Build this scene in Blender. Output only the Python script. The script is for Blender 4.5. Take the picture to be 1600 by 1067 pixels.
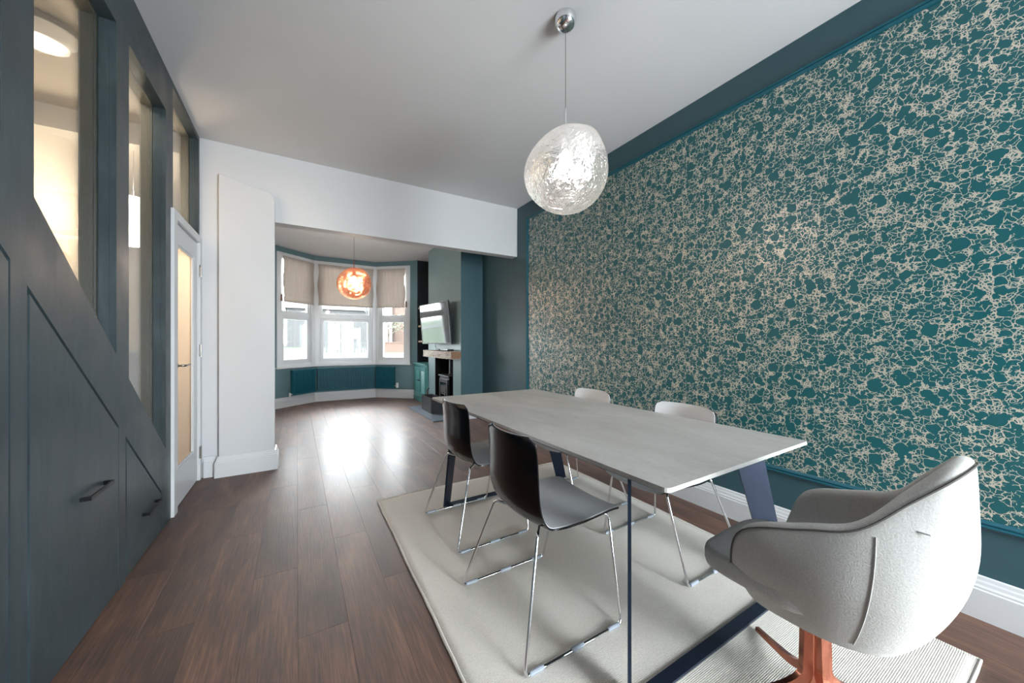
import bpy, bmesh, math, random
from mathutils import Vector, Matrix
random.seed(7)
for o in list(bpy.data.objects): bpy.data.objects.remove(o)
SC = bpy.context.scene
COL = SC.collection
# ------------------------------------------------------------------ camera
cd = bpy.data.cameras.new('camera'); cam = bpy.data.objects.new('camera', cd); COL.objects.link(cam)
cd.sensor_width = 36.0; cd.lens = 562/1600*36; cd.shift_y = 1.5/1600; cd.clip_start = .02; cd.clip_end = 400
cam.location = (0, 0, 1.18); cam.rotation_euler = (math.radians(90), 0, math.radians(-30.87))
SC.camera = cam
# ------------------------------------------------------------------ world: bright overcast sky
W = bpy.data.worlds.new('sky'); SC.world = W; W.use_nodes = True
wb = W.node_tree.nodes['Background']; wb.inputs[0].default_value = (.90, .96, 1.0, 1); wb.inputs[1].default_value = 18.0
# ------------------------------------------------------------------ area lights at and beyond the windows, on top of the sky
R90 = math.radians(90)
def daylight(name, loc, direction, sx, sy, power, color=(.86, .94, 1.0), spread=math.pi):
    l = bpy.data.lights.new(name, 'AREA'); l.shape = 'RECTANGLE'; l.size = sx; l.size_y = sy
    l.energy = power; l.color = color; l.spread = spread
    o = bpy.data.objects.new(name, l); COL.objects.link(o); o.location = loc
    o.rotation_euler = Vector(direction).to_track_quat('-Z', 'Z').to_euler()
    return o
# sky light entering by the garden doors behind the camera
daylight('garden_daylight_side', (2.62, -1.65, 1.25), (-1, 0.12, -.03), 1.3, 2.2, 190)
daylight('garden_daylight_rear', (1.82, -2.72, 1.25), (0, 1, -.03), 1.2, 2.2, 300)
# unseen panel added above the street to boost light through the bay
daylight('bay_fill_panel', (.9, 20, 10.4), (0, -1, -.22), 20, 14, 14000, (.94, .97, 1.0), math.radians(150))
SC.view_settings.view_transform = 'Standard'; SC.view_settings.look = 'None'
SC.view_settings.exposure = 0.22; SC.view_settings.gamma = 1.0; SC.view_settings.use_curve_mapping = False
SC.cycles.max_bounces = 10; SC.cycles.diffuse_bounces = 5; SC.cycles.glossy_bounces = 5
SC.cycles.transmission_bounces = 8; SC.cycles.transparent_max_bounces = 16
SC.cycles.sample_clamp_indirect = 4; SC.cycles.caustics_reflective = False; SC.cycles.caustics_refractive = False

# ------------------------------------------------------------------ colours and materials
def lin(r, g, b):
    f = lambda c: (c/255/12.92) if c/255 <= .04045 else ((c/255+.055)/1.055)**2.4
    return (f(r), f(g), f(b), 1)
class NB:
    def __init__(s, name):
        s.m = bpy.data.materials.new(name); s.m.use_nodes = True
        s.t = s.m.node_tree; s.n = s.t.nodes; s.l = s.t.links
        s.b = s.n['Principled BSDF']; s.out = s.n['Material Output']
    def add(s, typ, **kw):
        nd = s.n.new(typ)
        for k, v in kw.items(): setattr(nd, k, v)
        return nd
    def link(s, a, b): s.l.new(a, b)
    def tex(s, scale=(1, 1, 1), obj=True, rot=(0, 0, 0)):
        tc = s.add('ShaderNodeTexCoord'); mp = s.add('ShaderNodeMapping')
        mp.inputs['Scale'].default_value = scale; mp.inputs['Rotation'].default_value = rot
        s.link(tc.outputs['Object'], mp.inputs[0]); return mp.outputs[0]
    def pos(s, scale=(1, 1, 1)):
        tc = s.add('ShaderNodeNewGeometry'); mp = s.add('ShaderNodeMapping')
        mp.inputs['Scale'].default_value = scale
        s.link(tc.outputs['Position'], mp.inputs[0]); return mp.outputs[0]
    def noise(s, vec, scale, detail=3, rough=.5, dist=0):
        nd = s.add('ShaderNodeTexNoise'); nd.inputs['Scale'].default_value = scale
        nd.inputs['Detail'].default_value = detail; nd.inputs['Roughness'].default_value = rough
        nd.inputs['Distortion'].default_value = dist
        if vec is not None: s.link(vec, nd.inputs['Vector'])
        return nd.outputs['Fac']
    def ramp(s, fac, stops):
        nd = s.add('ShaderNodeValToRGB'); e = nd.color_ramp.elements
        while len(e) < len(stops): e.new(.5)
        for i, (p, c) in enumerate(stops):
            e[i].position = p; e[i].color = c if len(c) == 4 else (*c, 1)
        s.link(fac, nd.inputs[0]); return nd.outputs['Color']
    def mathn(s, op, a, b=None, c=None):
        nd = s.add('ShaderNodeMath', operation=op)
        for i, v in enumerate((a, b, c)):
            if v is None: continue
            if isinstance(v, (int, float)): nd.inputs[i].default_value = v
            else: s.link(v, nd.inputs[i])
        return nd.outputs[0]
    def mix(s, fac, a, b):
        nd = s.add('ShaderNodeMix', data_type='RGBA')
        for sock, v in ((nd.inputs['Factor'], fac), (nd.inputs['A'], a), (nd.inputs['B'], b)):
            if isinstance(v, (int, float)): sock.default_value = v
            elif isinstance(v, tuple): sock.default_value = v
            else: s.link(v, sock)
        return nd.outputs['Result']
    def bump(s, h, strength=.2, dist=.01):
        nd = s.add('ShaderNodeBump'); nd.inputs['Strength'].default_value = strength
        nd.inputs['Distance'].default_value = dist; s.link(h, nd.inputs['Height'])
        s.link(nd.outputs[0], s.b.inputs['Normal']); return nd.outputs[0]
MATS = {}
def simple(name, col, rough=.5, metal=0, spec=.5, var=0, vscale=8, bump=0, bscale=60, coat=0, sheen=0, emis=None, estr=0):
    nb = NB(name); b = nb.b
    b.inputs['Base Color'].default_value = col; b.inputs['Roughness'].default_value = rough
    b.inputs['Metallic'].default_value = metal; b.inputs['Specular IOR Level'].default_value = spec
    b.inputs['Coat Weight'].default_value = coat; b.inputs['Coat Roughness'].default_value = .06
    b.inputs['Sheen Weight'].default_value = sheen
    if emis: b.inputs['Emission Color'].default_value = emis; b.inputs['Emission Strength'].default_value = estr
    if var:
        f = nb.noise(nb.pos(), vscale, 4, .6)
        lo = tuple(max(0, c*(1-var)) for c in col[:3]); hi = tuple(min(1, c*(1+var)) for c in col[:3])
        nb.link(nb.ramp(f, [(.3, lo), (.7, hi)]), b.inputs['Base Color'])
    if bump:
        nb.bump(nb.noise(nb.pos(), bscale, 3), bump, .005)
    MATS[name] = nb.m
    return nb.m
M = {}
M['ceil'] = simple('ceiling_paint', lin(218, 217, 219), .75, var=.02, vscale=1.5)
M['white'] = simple('white_wall_paint', lin(210, 209, 211), .6, var=.015, vscale=2)
M['gloss_white'] = simple('white_woodwork_paint', lin(216, 216, 218), .32)
M['upvc'] = simple('white_window_frame', lin(226, 228, 230), .3)
M['cream'] = simple('cream_hall_paint', lin(234, 224, 208), .6, var=.02)
M['hall_lining'] = simple('pale_hall_side_paint', lin(205, 200, 186), .5, var=.04, vscale=20)
M['hall_low'] = simple('grey_blue_hall_paint', lin(176, 182, 192), .5)
def brushed_teal(name, a, b, c, rough=.42, big=3):
    nb = NB(name)
    streak = nb.noise(nb.pos((6, 6, .8)), 6, 5, .65, .4)
    blot = nb.noise(nb.pos(), big, 4, .6, .3)
    f = nb.mathn('ADD', nb.mathn('MULTIPLY', streak, .45), nb.mathn('MULTIPLY', blot, .6))
    nb.link(nb.ramp(f, [(.36, a), (.52, b), (.72, c)]), nb.b.inputs['Base Color'])
    r = nb.ramp(blot, [(.3, (rough-.07,)*3), (.7, (rough+.12,)*3)])
    nb.link(r, nb.b.inputs['Roughness']); nb.b.inputs['Specular IOR Level'].default_value = .5
    return nb.m
M['teal_joinery'] = brushed_teal('teal_brushed_joinery', lin(40, 50, 54), lin(49, 60, 64), lin(64, 76, 80), .40)
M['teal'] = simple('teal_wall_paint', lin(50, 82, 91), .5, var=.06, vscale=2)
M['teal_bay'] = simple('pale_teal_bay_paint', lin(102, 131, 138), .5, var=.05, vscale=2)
M['teal_trim'] = simple('teal_eggshell_trim', lin(26, 84, 98), .3)
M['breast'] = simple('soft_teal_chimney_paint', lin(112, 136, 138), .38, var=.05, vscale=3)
M['teal_rad'] = simple('deep_teal_radiator_enamel', lin(16, 84, 100), .5, 0, .35)
M['teal_cab'] = simple('sea_green_cabinet_paint', lin(70, 134, 132), .4)
M['dark_gap'] = simple('gap_shade_black', lin(9, 11, 13), .8)  # shade of the cupboard door gaps put into the colour
M['alcove'] = simple('shaded_alcove_teal', lin(30, 40, 46), .6)  # teal wall in the alcove, its shade put into the colour
M['chrome'] = simple('polished_chrome', (.82, .82, .84, 1), .07, 1)
M['steel_dark'] = simple('blue_black_steel', lin(40, 49, 66), .34, .55, var=.12, vscale=25)
M['black_metal'] = simple('black_metal', lin(20, 20, 24), .35, .6)
M['cast_iron'] = simple('matt_black_cast_iron', lin(24, 24, 30), .45, .2)
M['soot'] = simple('sooty_black_firebox', lin(14, 13, 13), .9)
M['black_gloss'] = simple('black_gloss_plastic', lin(9, 8, 11), .2, 0, .4, coat=.15)
M['grey_seat'] = simple('pale_grey_plastic', lin(214, 214, 216), .42)
M['white_seat'] = simple('white_plastic', lin(226, 226, 228), .4)
M['glide'] = simple('translucent_glide_plastic', lin(150, 156, 166), .25)
M['copper'] = simple('rose_copper', lin(196, 124, 100), .25, 1)
M['hinge'] = simple('brushed_nickel', (.36, .34, .32, 1), .25, 1)
M['bronze_h'] = simple('dark_pull_handle', lin(30, 32, 36), .4, .5)
M['slate'] = simple('slate_hearth', lin(88, 98, 112), .55, var=.12, vscale=12)
M['shelf'] = simple('pale_shelf_wood', lin(190, 166, 142), .5, var=.1, vscale=20)
M['tassel'] = simple('brown_cord_pull', lin(130, 104, 92), .6)
M['screen'] = simple('glossy_dark_screen', lin(16, 17, 20), .06, 0, 1.0, coat=1)
M['bezel'] = simple('grey_bezel', lin(46, 46, 52), .4)
M['tvback'] = simple('matt_navy_black_plastic', lin(20, 21, 32), .5)
M['white_plastic'] = simple('white_valve_plastic', lin(225, 225, 225), .4)
M['bulb'] = simple('lit_bulb', (1, 1, 1, 1), .4, emis=(1, .95, .88, 1), estr=14)
M['bulb_warm'] = simple('lit_warm_bulb', (1, 1, 1, 1), .4, emis=(1, .72, .5, 1), estr=10)
M['hall_lamp'] = simple('lit_hall_lampshade', lin(250, 240, 225), .5, emis=(1, .84, .66, 1), estr=95)
M['hall_dome'] = simple('opal_ceiling_lamp', lin(240, 236, 230), .3, emis=(1, .86, .70, 1), estr=.5)
M['hall_rim'] = simple('grey_lamp_rim', lin(150, 142, 134), .4)
M['tarmac'] = simple('pale_tarmac', lin(62, 62, 65), .8)
M['grass'] = simple('lawn_grass', lin(44, 58, 38), .9, var=.2, vscale=6)
M['patio'] = simple('garden_paving', lin(120, 117, 112), .8, var=.08)
M['render_w'] = simple('white_render', lin(72, 72, 73), .8)
M['bounce_ground'] = simple('pale_bounce_ground', lin(205, 202, 196), .9, var=.1, vscale=30)
M['roof'] = simple('grey_roof_tile', lin(84, 82, 86), .7)
M['car_silver'] = simple('silver_car_paint', lin(76, 82, 92), .25, .2)
M['car_blue'] = simple('pale_blue_grey_car_paint', lin(70, 77, 92), .25, .2)
M['car_glass'] = simple('car_window_glass', lin(70, 78, 88), .1)
M['tyre'] = simple('black_tyre', lin(45, 45, 48), .8)
M['bark'] = simple('bark', lin(76, 68, 62), .9)
M['leaf'] = simple('pale_leaf', lin(88, 94, 76), .8)
M['hedge'] = simple('hedge_leaf', lin(110, 126, 104), .9)
def mat_brick():
    nb = NB('red_brick_far'); bt = nb.add('ShaderNodeTexBrick'); nb.link(nb.tex(rot=(R90, 0, 0)), bt.inputs['Vector'])
    bt.inputs['Color1'].default_value = lin(92, 70, 60); bt.inputs['Color2'].default_value = lin(84, 63, 54)
    bt.inputs['Mortar'].default_value = lin(96, 88, 82); bt.inputs['Scale'].default_value = 4.4
    nb.link(bt.outputs['Color'], nb.b.inputs['Base Color']); nb.b.inputs['Roughness'].default_value = .9
    return nb.m
M['brick'] = mat_brick()
def mat_plank():
    nb = NB('dark_walnut_plank')
    oi = nb.add('ShaderNodeObjectInfo')
    tc = nb.add('ShaderNodeTexCoord')
    off = nb.add('ShaderNodeVectorMath', operation='SCALE'); nb.link(tc.outputs['Object'], off.inputs[0]); off.inputs['Scale'].default_value = 1
    ad = nb.add('ShaderNodeVectorMath', operation='ADD'); nb.link(off.outputs[0], ad.inputs[0])
    cb = nb.add('ShaderNodeCombineXYZ'); r20 = nb.mathn('MULTIPLY', oi.outputs['Random'], 37.0)
    nb.link(r20, cb.inputs[0]); nb.link(r20, cb.inputs[1]); nb.link(cb.outputs[0], ad.inputs[1])
    mp = nb.add('ShaderNodeMapping'); mp.inputs['Scale'].default_value = (34, 1.3, 34); nb.link(ad.outputs[0], mp.inputs[0])
    g = nb.noise(mp.outputs[0], 4, 6, .62, .6)
    mp2 = nb.add('ShaderNodeMapping'); mp2.inputs['Scale'].default_value = (3.2, .8, 3); nb.link(ad.outputs[0], mp2.inputs[0])
    g2 = nb.noise(mp2.outputs[0], 2, 3, .5, .8)
    f = nb.mathn('ADD', nb.mathn('MULTIPLY', g, .6), nb.mathn('MULTIPLY', g2, .4))
    c1 = nb.ramp(f, [(.36, lin(50, 30, 21)), (.5, lin(90, 58, 43)), (.64, lin(122, 84, 64))])
    tint = nb.mathn('MULTIPLY_ADD', oi.outputs['Random'], .34, .83)
    mul = nb.add('ShaderNodeVectorMath', operation='SCALE'); nb.link(c1, mul.inputs[0]); nb.link(tint, mul.inputs['Scale'])
    nb.link(mul.outputs[0], nb.b.inputs['Base Color'])
    rr = nb.ramp(g, [(.3, (.56,)*3), (.7, (.70,)*3)]); nb.link(rr, nb.b.inputs['Roughness'])
    nb.b.inputs['Specular IOR Level'].default_value = 1.0; nb.b.inputs['Coat Weight'].default_value = .13; nb.b.inputs['Coat Roughness'].default_value = .24
    nb.bump(g, .3, .004)
    return nb.m
M['plank'] = mat_plank()
M['underlay'] = simple('dark_floor_joint', lin(26, 18, 15), .7)
def mat_paper():
    nb = NB('marbled_teal_wallpaper')
    v = nb.pos((1, 1, 1))
    sep = nb.add('ShaderNodeSeparateXYZ'); nb.link(v, sep.inputs[0])
    cmb = nb.add('ShaderNodeCombineXYZ'); nb.link(sep.outputs[1], cmb.inputs[0]); nb.link(sep.outputs[2], cmb.inputs[1])
    base = cmb.outputs[0]
    # wavy distortion
    nt = nb.add('ShaderNodeTexNoise', noise_dimensions='2D'); nt.inputs['Scale'].default_value = 30; nt.inputs['Detail'].default_value = 2
    nb.link(base, nt.inputs['Vector'])
    sub = nb.add('ShaderNodeVectorMath', operation='SUBTRACT'); nb.link(nt.outputs['Color'], sub.inputs[0]); sub.inputs[1].default_value = (.5, .5, .5)
    sc = nb.add('ShaderNodeVectorMath', operation='SCALE'); nb.link(sub.outputs[0], sc.inputs[0]); sc.inputs['Scale'].default_value = .022
    ad = nb.add('ShaderNodeVectorMath', operation='ADD'); nb.link(base, ad.inputs[0]); nb.link(sc.outputs[0], ad.inputs[1])
    def vor(scale, feature, rnd=1.0, off=0):
        o = nb.add('ShaderNodeVectorMath', operation='ADD'); nb.link(ad.outputs[0], o.inputs[0]); o.inputs[1].default_value = (off, off*.7, 0)
        x = nb.add('ShaderNodeTexVoronoi', feature=feature, voronoi_dimensions='2D')
        x.inputs['Scale'].default_value = scale; x.inputs['Randomness'].default_value = rnd
        nb.link(o.outputs[0], x.inputs['Vector']); return x
    def blobs(scale, rmin, rmax, off):
        x = vor(scale, 'F1', 1.0, off)
        sp = nb.add('ShaderNodeSeparateColor'); nb.link(x.outputs['Color'], sp.inputs[0])
        rad = nb.mathn('MULTIPLY_ADD', sp.outputs[0], rmax-rmin, rmin)
        return nb.mathn('SUBTRACT', rad, x.outputs['Distance'])        # > 0 inside a blob
    b1 = blobs(11, -.22, .36, 3.1)
    b2 = blobs(20, -.08, .42, 7.7)
    b3 = blobs(36, .0, .44, 1.3)
    e1 = vor(46, 'DISTANCE_TO_EDGE', 1.0, 0).outputs['Distance']
    e2 = vor(88, 'DISTANCE_TO_EDGE', 1.0, 5).outputs['Distance']
    cl = nb.add('ShaderNodeTexNoise', noise_dimensions='2D'); cl.inputs['Scale'].default_value = 17; cl.inputs['Detail'].default_value = 2; nb.link(base, cl.inputs['Vector'])
    dens = nb.mathn('SUBTRACT', cl.outputs['Fac'], .5)
    t1 = nb.mathn('MULTIPLY_ADD', dens, .16, .075)
    t2 = nb.mathn('MULTIPLY_ADD', dens, .7, .035)
    v1 = nb.mathn('LESS_THAN', e1, t1)
    v2 = nb.mathn('LESS_THAN', e2, t2)
    vein = nb.mathn('MAXIMUM', v1, v2)
    inside = nb.mathn('MAXIMUM', nb.mathn('MAXIMUM', nb.mathn('GREATER_THAN', b1, 0), nb.mathn('GREATER_THAN', b2, 0)), nb.mathn('GREATER_THAN', b3, .0))
    rim = nb.mathn('MAXIMUM', nb.mathn('COMPARE', b1, -.012, .014), nb.mathn('COMPARE', b2, -.016, .02))
    m = nb.mathn('MAXIMUM', nb.mathn('MULTIPLY', vein, nb.mathn('SUBTRACT', 1, inside)), nb.mathn('MULTIPLY', rim, nb.mathn('SUBTRACT', 1, inside)))
    nb.link(nb.mix(m, lin(10, 86, 92), lin(208, 199, 184)), nb.b.inputs['Base Color'])
    nb.link(nb.mathn('MULTIPLY', m, .35), nb.b.inputs['Metallic'])
    nb.link(nb.mathn('MULTIPLY_ADD', m, -.06, .44), nb.b.inputs['Roughness'])
    nb.bump(m, .25, .0006)
    return nb.m
M['paper'] = mat_paper()
def mat_rug():
    nb = NB('woven_cream_rug')
    v = nb.pos()
    w = nb.add('ShaderNodeTexWave', wave_type='BANDS', bands_direction='Y'); w.inputs['Scale'].default_value = 55; w.inputs['Distortion'].default_value = 2.5; w.inputs['Detail'].default_value = 2; w.inputs['Detail Scale'].default_value = 4
    nb.link(v, w.inputs['Vector'])
    n = nb.noise(v, 240, 2); n2 = nb.noise(v, 3, 3)
    h = nb.mathn('ADD', nb.mathn('MULTIPLY', w.outputs['Fac'], .6), nb.mathn('MULTIPLY', n, .7))
    c = nb.ramp(h, [(.25, lin(196, 187, 177)), (.75, lin(234, 226, 217))])
    nb.link(nb.mix(nb.mathn('MULTIPLY', n2, .25), c, lin(192, 176, 162)), nb.b.inputs['Base Color'])
    nb.b.inputs['Roughness'].default_value = .95; nb.b.inputs['Sheen Weight'].default_value = .15
    nb.b.inputs['Specular IOR Level'].default_value = .1
    nb.bump(h, .38, .005); return nb.m
M['rug'] = mat_rug()
def mat_top():
    nb = NB('pale_ceramic_tabletop'); v = nb.pos((1, .35, 1))
    a = nb.noise(v, 5, 6, .65, .5); b = nb.noise(nb.pos(), 60, 3, .6)
    f = nb.mathn('ADD', nb.mathn('MULTIPLY', a, .75), nb.mathn('MULTIPLY', b, .25))
    nb.link(nb.ramp(f, [(.35, lin(170, 166, 162)), (.65, lin(192, 189, 186))]), nb.b.inputs['Base Color'])
    nb.b.inputs['Roughness'].default_value = .5; nb.b.inputs['Specular IOR Level'].default_value = .4
    return nb.m
M['top'] = mat_top()
def mat_fabric(name, a, b, scale=260, bumps=.35):
    nb = NB(name); v = nb.tex(); n = nb.noise(v, scale, 2); n2 = nb.noise(v, 7, 3)
    nb.link(nb.mix(nb.mathn('MULTIPLY', n2, .4), nb.ramp(n, [(.3, a), (.7, b)]), a), nb.b.inputs['Base Color'])
    nb.b.inputs['Roughness'].default_value = .9; nb.b.inputs['Specular IOR Level'].default_value = .15; nb.b.inputs['Sheen Weight'].default_value = .2
    nb.bump(n, bumps, .002); return nb.m
M['felt'] = mat_fabric('pale_grey_upholstery', lin(176, 173, 169), lin(198, 195, 191))
M['piping'] = simple('dark_grey_piping', lin(78, 74, 70), .8)
def mat_blind():
    nb = NB('greige_blind_fabric'); v = nb.tex((1, 1, .05))
    n = nb.noise(v, 40, 3); nb.link(nb.ramp(n, [(.3, lin(196, 186, 180)), (.7, lin(212, 204, 198))]), nb.b.inputs['Base Color'])
    nb.b.inputs['Roughness'].default_value = .9
    tr = nb.add('ShaderNodeBsdfTranslucent'); tr.inputs[0].default_value = lin(200, 190, 182)
    mx = nb.add('ShaderNodeMixShader'); mx.inputs[0].default_value = .3
    nb.link(nb.b.outputs[0], mx.inputs[1]); nb.link(tr.outputs[0], mx.inputs[2]); nb.link(mx.outputs[0], nb.out.inputs[0])
    return nb.m
M['blind'] = mat_blind()
def mat_beamwood():
    nb = NB('limed_rustic_beam'); n = nb.noise(nb.tex((8, 1, 8)), 5, 5, .6, .8)
    nb.link(nb.ramp(n, [(.3, lin(128, 112, 100)), (.5, lin(176, 164, 152)), (.7, lin(196, 188, 178))]), nb.b.inputs['Base Color'])
    nb.b.inputs['Roughness'].default_value = .7; nb.bump(n, .6, .01); return nb.m
M['beamwood'] = mat_beamwood()
M['beamend'] = simple('brown_beam_end_grain', lin(140, 104, 80), .7, var=.2, vscale=40)
def mat_glass(name, tint=(1, 1, 1, 1), refl=.06, frost=0):
    nb = NB(name); nb.n.remove(nb.b)
    tr = nb.add('ShaderNodeBsdfTransparent'); tr.inputs[0].default_value = tint
    gl = nb.add('ShaderNodeBsdfGlossy'); gl.inputs['Roughness'].default_value = .02
    fr = nb.add('ShaderNodeFresnel'); fr.inputs[0].default_value = 1.45
    mx = nb.add('ShaderNodeMixShader'); nb.link(nb.mathn('MULTIPLY', fr.outputs[0], refl/.06*.8), mx.inputs[0])
    nb.link(tr.outputs[0], mx.inputs[1]); nb.link(gl.outputs[0], mx.inputs[2])
    if frost:
        df = nb.add('ShaderNodeBsdfTranslucent'); df.inputs[0].default_value = (.9, .86, .8, 1)
        m2 = nb.add('ShaderNodeMixShader'); m2.inputs[0].default_value = frost
        nb.link(mx.outputs[0], m2.inputs[1]); nb.link(df.outputs[0], m2.inputs[2]); nb.link(m2.outputs[0], nb.out.inputs[0])
    else: nb.link(mx.outputs[0], nb.out.inputs[0])
    return nb.m
M['glass'] = mat_glass('clear_window_glass', (.97, .985, .98, 1))
M['door_glass'] = mat_glass('obscured_door_glass', (.95, .92, .88, 1), frost=.55)
def mat_melt(name, tint, gl_tint, transp, diff, grough=.06):
    nb = NB(name); nb.n.remove(nb.b)
    v = nb.tex()
    n = nb.noise(v, 9, 3, .55, 2.2); n2 = nb.noise(v, 3.2, 2, .5, 1.0)
    hh = nb.mathn('ADD', n, nb.mathn('MULTIPLY', n2, 1.3))
    bp = nb.add('ShaderNodeBump'); bp.inputs['Strength'].default_value = .9; bp.inputs['Distance'].default_value = .02; nb.link(hh, bp.inputs['Height'])
    tr = nb.add('ShaderNodeBsdfTransparent'); tr.inputs[0].default_value = tint
    gl = nb.add('ShaderNodeBsdfGlossy'); gl.inputs[0].default_value = gl_tint; gl.inputs['Roughness'].default_value = grough; nb.link(bp.outputs[0], gl.inputs['Normal'])
    tl = nb.add('ShaderNodeBsdfTranslucent'); tl.inputs[0].default_value = gl_tint; nb.link(bp.outputs[0], tl.inputs['Normal'])
    lw = nb.add('ShaderNodeLayerWeight'); lw.inputs[0].default_value = .42
    fac = nb.mathn('MULTIPLY_ADD', lw.outputs['Facing'], .5, 1-transp)
    band = nb.ramp(nb.noise(v, 12, 4, .6, 3.0), [(.42, (0, 0, 0)), (.5, (1, 1, 1)), (.58, (0, 0, 0))])
    fac = nb.mathn('MINIMUM', nb.mathn('ADD', fac, nb.mathn('MULTIPLY', band, .18)), .96)
    m1 = nb.add('ShaderNodeMixShader'); m1.inputs[0].default_value = diff; nb.link(gl.outputs[0], m1.inputs[1]); nb.link(tl.outputs[0], m1.inputs[2])
    m2 = nb.add('ShaderNodeMixShader'); nb.link(fac, m2.inputs[0]); nb.link(tr.outputs[0], m2.inputs[1]); nb.link(m1.outputs[0], m2.inputs[2])
    nb.link(m2.outputs[0], nb.out.inputs[0]); return nb.m
M['melt_clear'] = mat_melt('silvered_blown_glass', (1, 1, 1, 1), (.98, .97, .96, 1), .52, .05)
M['melt_copper'] = mat_melt('coppered_blown_glass', (1, .88, .78, 1), (.92, .48, .30, 1), .50, .010, .2)

# ------------------------------------------------------------------ geometry helpers
def mesh_obj(name, verts, faces, mat, parent=None, smooth=False, loc=(0, 0, 0)):
    me = bpy.data.meshes.new(name); me.from_pydata([tuple(v) for v in verts], [], faces); me.update()
    if mat is not None: me.materials.append(mat)
    if smooth:
        for p in me.polygons: p.use_smooth = True
    o = bpy.data.objects.new(name, me); COL.objects.link(o); o.location = loc
    if parent: o.parent = parent
    return o
def fix(o):
    bm = bmesh.new(); bm.from_mesh(o.data); bmesh.ops.recalc_face_normals(bm, faces=bm.faces); bm.to_mesh(o.data); bm.free(); return o
class MB:
    def __init__(s): s.v = []; s.f = []
    def box(s, a, b):
        (x0, y0, z0), (x1, y1, z1) = a, b; n = len(s.v)
        s.v += [(x0,y0,z0),(x1,y0,z0),(x1,y1,z0),(x0,y1,z0),(x0,y0,z1),(x1,y0,z1),(x1,y1,z1),(x0,y1,z1)]
        s.f += [tuple(n+i for i in q) for q in ((0,3,2,1),(4,5,6,7),(0,1,5,4),(1,2,6,5),(2,3,7,6),(3,0,4,7))]; return s
    def prism(s, pts, axis, a, b):
        # pts: polygon in the two other axes, extruded along axis from a to b
        n = len(s.v); k = len(pts)
        def mk(p, t):
            if axis == 'x': return (t, p[0], p[1])
            if axis == 'y': return (p[0], t, p[1])
            return (p[0], p[1], t)
        s.v += [mk(p, a) for p in pts] + [mk(p, b) for p in pts]
        s.f += [tuple(n+i for i in range(k))[::-1], tuple(n+k+i for i in range(k))]
        s.f += [(n+i, n+(i+1) % k, n+k+(i+1) % k, n+k+i) for i in range(k)]; return s
    def tube(s, path, r, seg=10, close=False):
        P = [Vector(p) for p in path]; n = len(s.v); N = len(P)
        rr = r if isinstance(r, (list, tuple)) else [r]*N
        t0 = (P[1]-P[0]).normalized(); up = Vector((0, 0, 1)) if abs(t0.z) < .9 else Vector((1, 0, 0))
        nrm = (up - t0*up.dot(t0)).normalized()
        for i, p in enumerate(P):
            if close: t = (P[(i+1) % N]-P[i-1]).normalized()
            else: t = (P[min(i+1, N-1)]-P[max(i-1, 0)]).normalized()
            nrm = (nrm - t*nrm.dot(t)).normalized(); bn = t.cross(nrm)
            for k in range(seg):
                a = 2*math.pi*k/seg; s.v.append(p + (nrm*math.cos(a)+bn*math.sin(a))*rr[i])
        rng = N if close else N-1
        for i in range(rng):
            j = (i+1) % N
            for k in range(seg):
                s.f.append((n+i*seg+k, n+i*seg+(k+1) % seg, n+j*seg+(k+1) % seg, n+j*seg+k))
        if not close:
            s.f.append(tuple(n+k for k in range(seg))[::-1]); s.f.append(tuple(n+(N-1)*seg+k for k in range(seg)))
        return s
    def lathe(s, prof, c=(0, 0, 0), seg=24, axis='z'):
        n = len(s.v); N = len(prof)
        for (r, z) in prof:
            for k in range(seg):
                a = 2*math.pi*k/seg; q = (r*math.cos(a), r*math.sin(a), z)
                if axis == 'x': q = (z, q[0], q[1])
                if axis == 'y': q = (q[0], z, q[1])
                s.v.append((c[0]+q[0], c[1]+q[1], c[2]+q[2]))
        for i in range(N-1):
            for k in range(seg): s.f.append((n+i*seg+k, n+i*seg+(k+1) % seg, n+(i+1)*seg+(k+1) % seg, n+(i+1)*seg+k))
        s.f.append(tuple(n+k for k in range(seg))[::-1]); s.f.append(tuple(n+(N-1)*seg+k for k in range(seg)))
        return s
    def build(s, name, mat, parent=None, smooth=False, bevel=0, seg=2, loc=(0, 0, 0)):
        o = fix(mesh_obj(name, s.v, s.f, mat, parent, smooth, loc))
        if bevel:
            m = o.modifiers.new('bevel', 'BEVEL'); m.width = bevel; m.segments = seg; m.limit_method = 'ANGLE'; m.angle_limit = math.radians(35)
            for p in o.data.polygons: p.use_smooth = True
            wn = o.modifiers.new('wn', 'WEIGHTED_NORMAL')
        elif smooth:
            try: o.data.set_sharp_from_angle(angle=math.radians(40))
            except Exception: pass
        return o
def box(name, a, b, mat, parent=None, bevel=0): return MB().box(a, b).build(name, mat, parent, bevel=bevel)
def rounded(path, r, n=5):
    P = [Vector(p) for p in path]; out = [P[0]]
    for i in range(1, len(P)-1):
        a, b, c = P[i-1], P[i], P[i+1]; d1 = (a-b); d2 = (c-b)
        k = min(r, d1.length*.45, d2.length*.45); p0 = b+d1.normalized()*k; p1 = b+d2.normalized()*k
        for j in range(n+1):
            t = j/n; out.append(p0*(1-t)**2 + b*2*t*(1-t) + p1*t*t)
    out.append(P[-1]); return out
def catmull(P, n):
    P = [Vector(p) for p in P]; out = []
    for i in range(len(P)-1):
        p0 = P[i-1] if i else P[0]*2-P[1]; p1, p2 = P[i], P[i+1]; p3 = P[i+2] if i+2 < len(P) else P[-1]*2-P[-2]
        for j in range(n):
            t = j/n; out.append(.5*((2*p1)+(-p0+p2)*t+(2*p0-5*p1+4*p2-p3)*t*t+(-p0+3*p1-3*p2+p3)*t**3))
    out.append(P[-1]); return out
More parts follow.
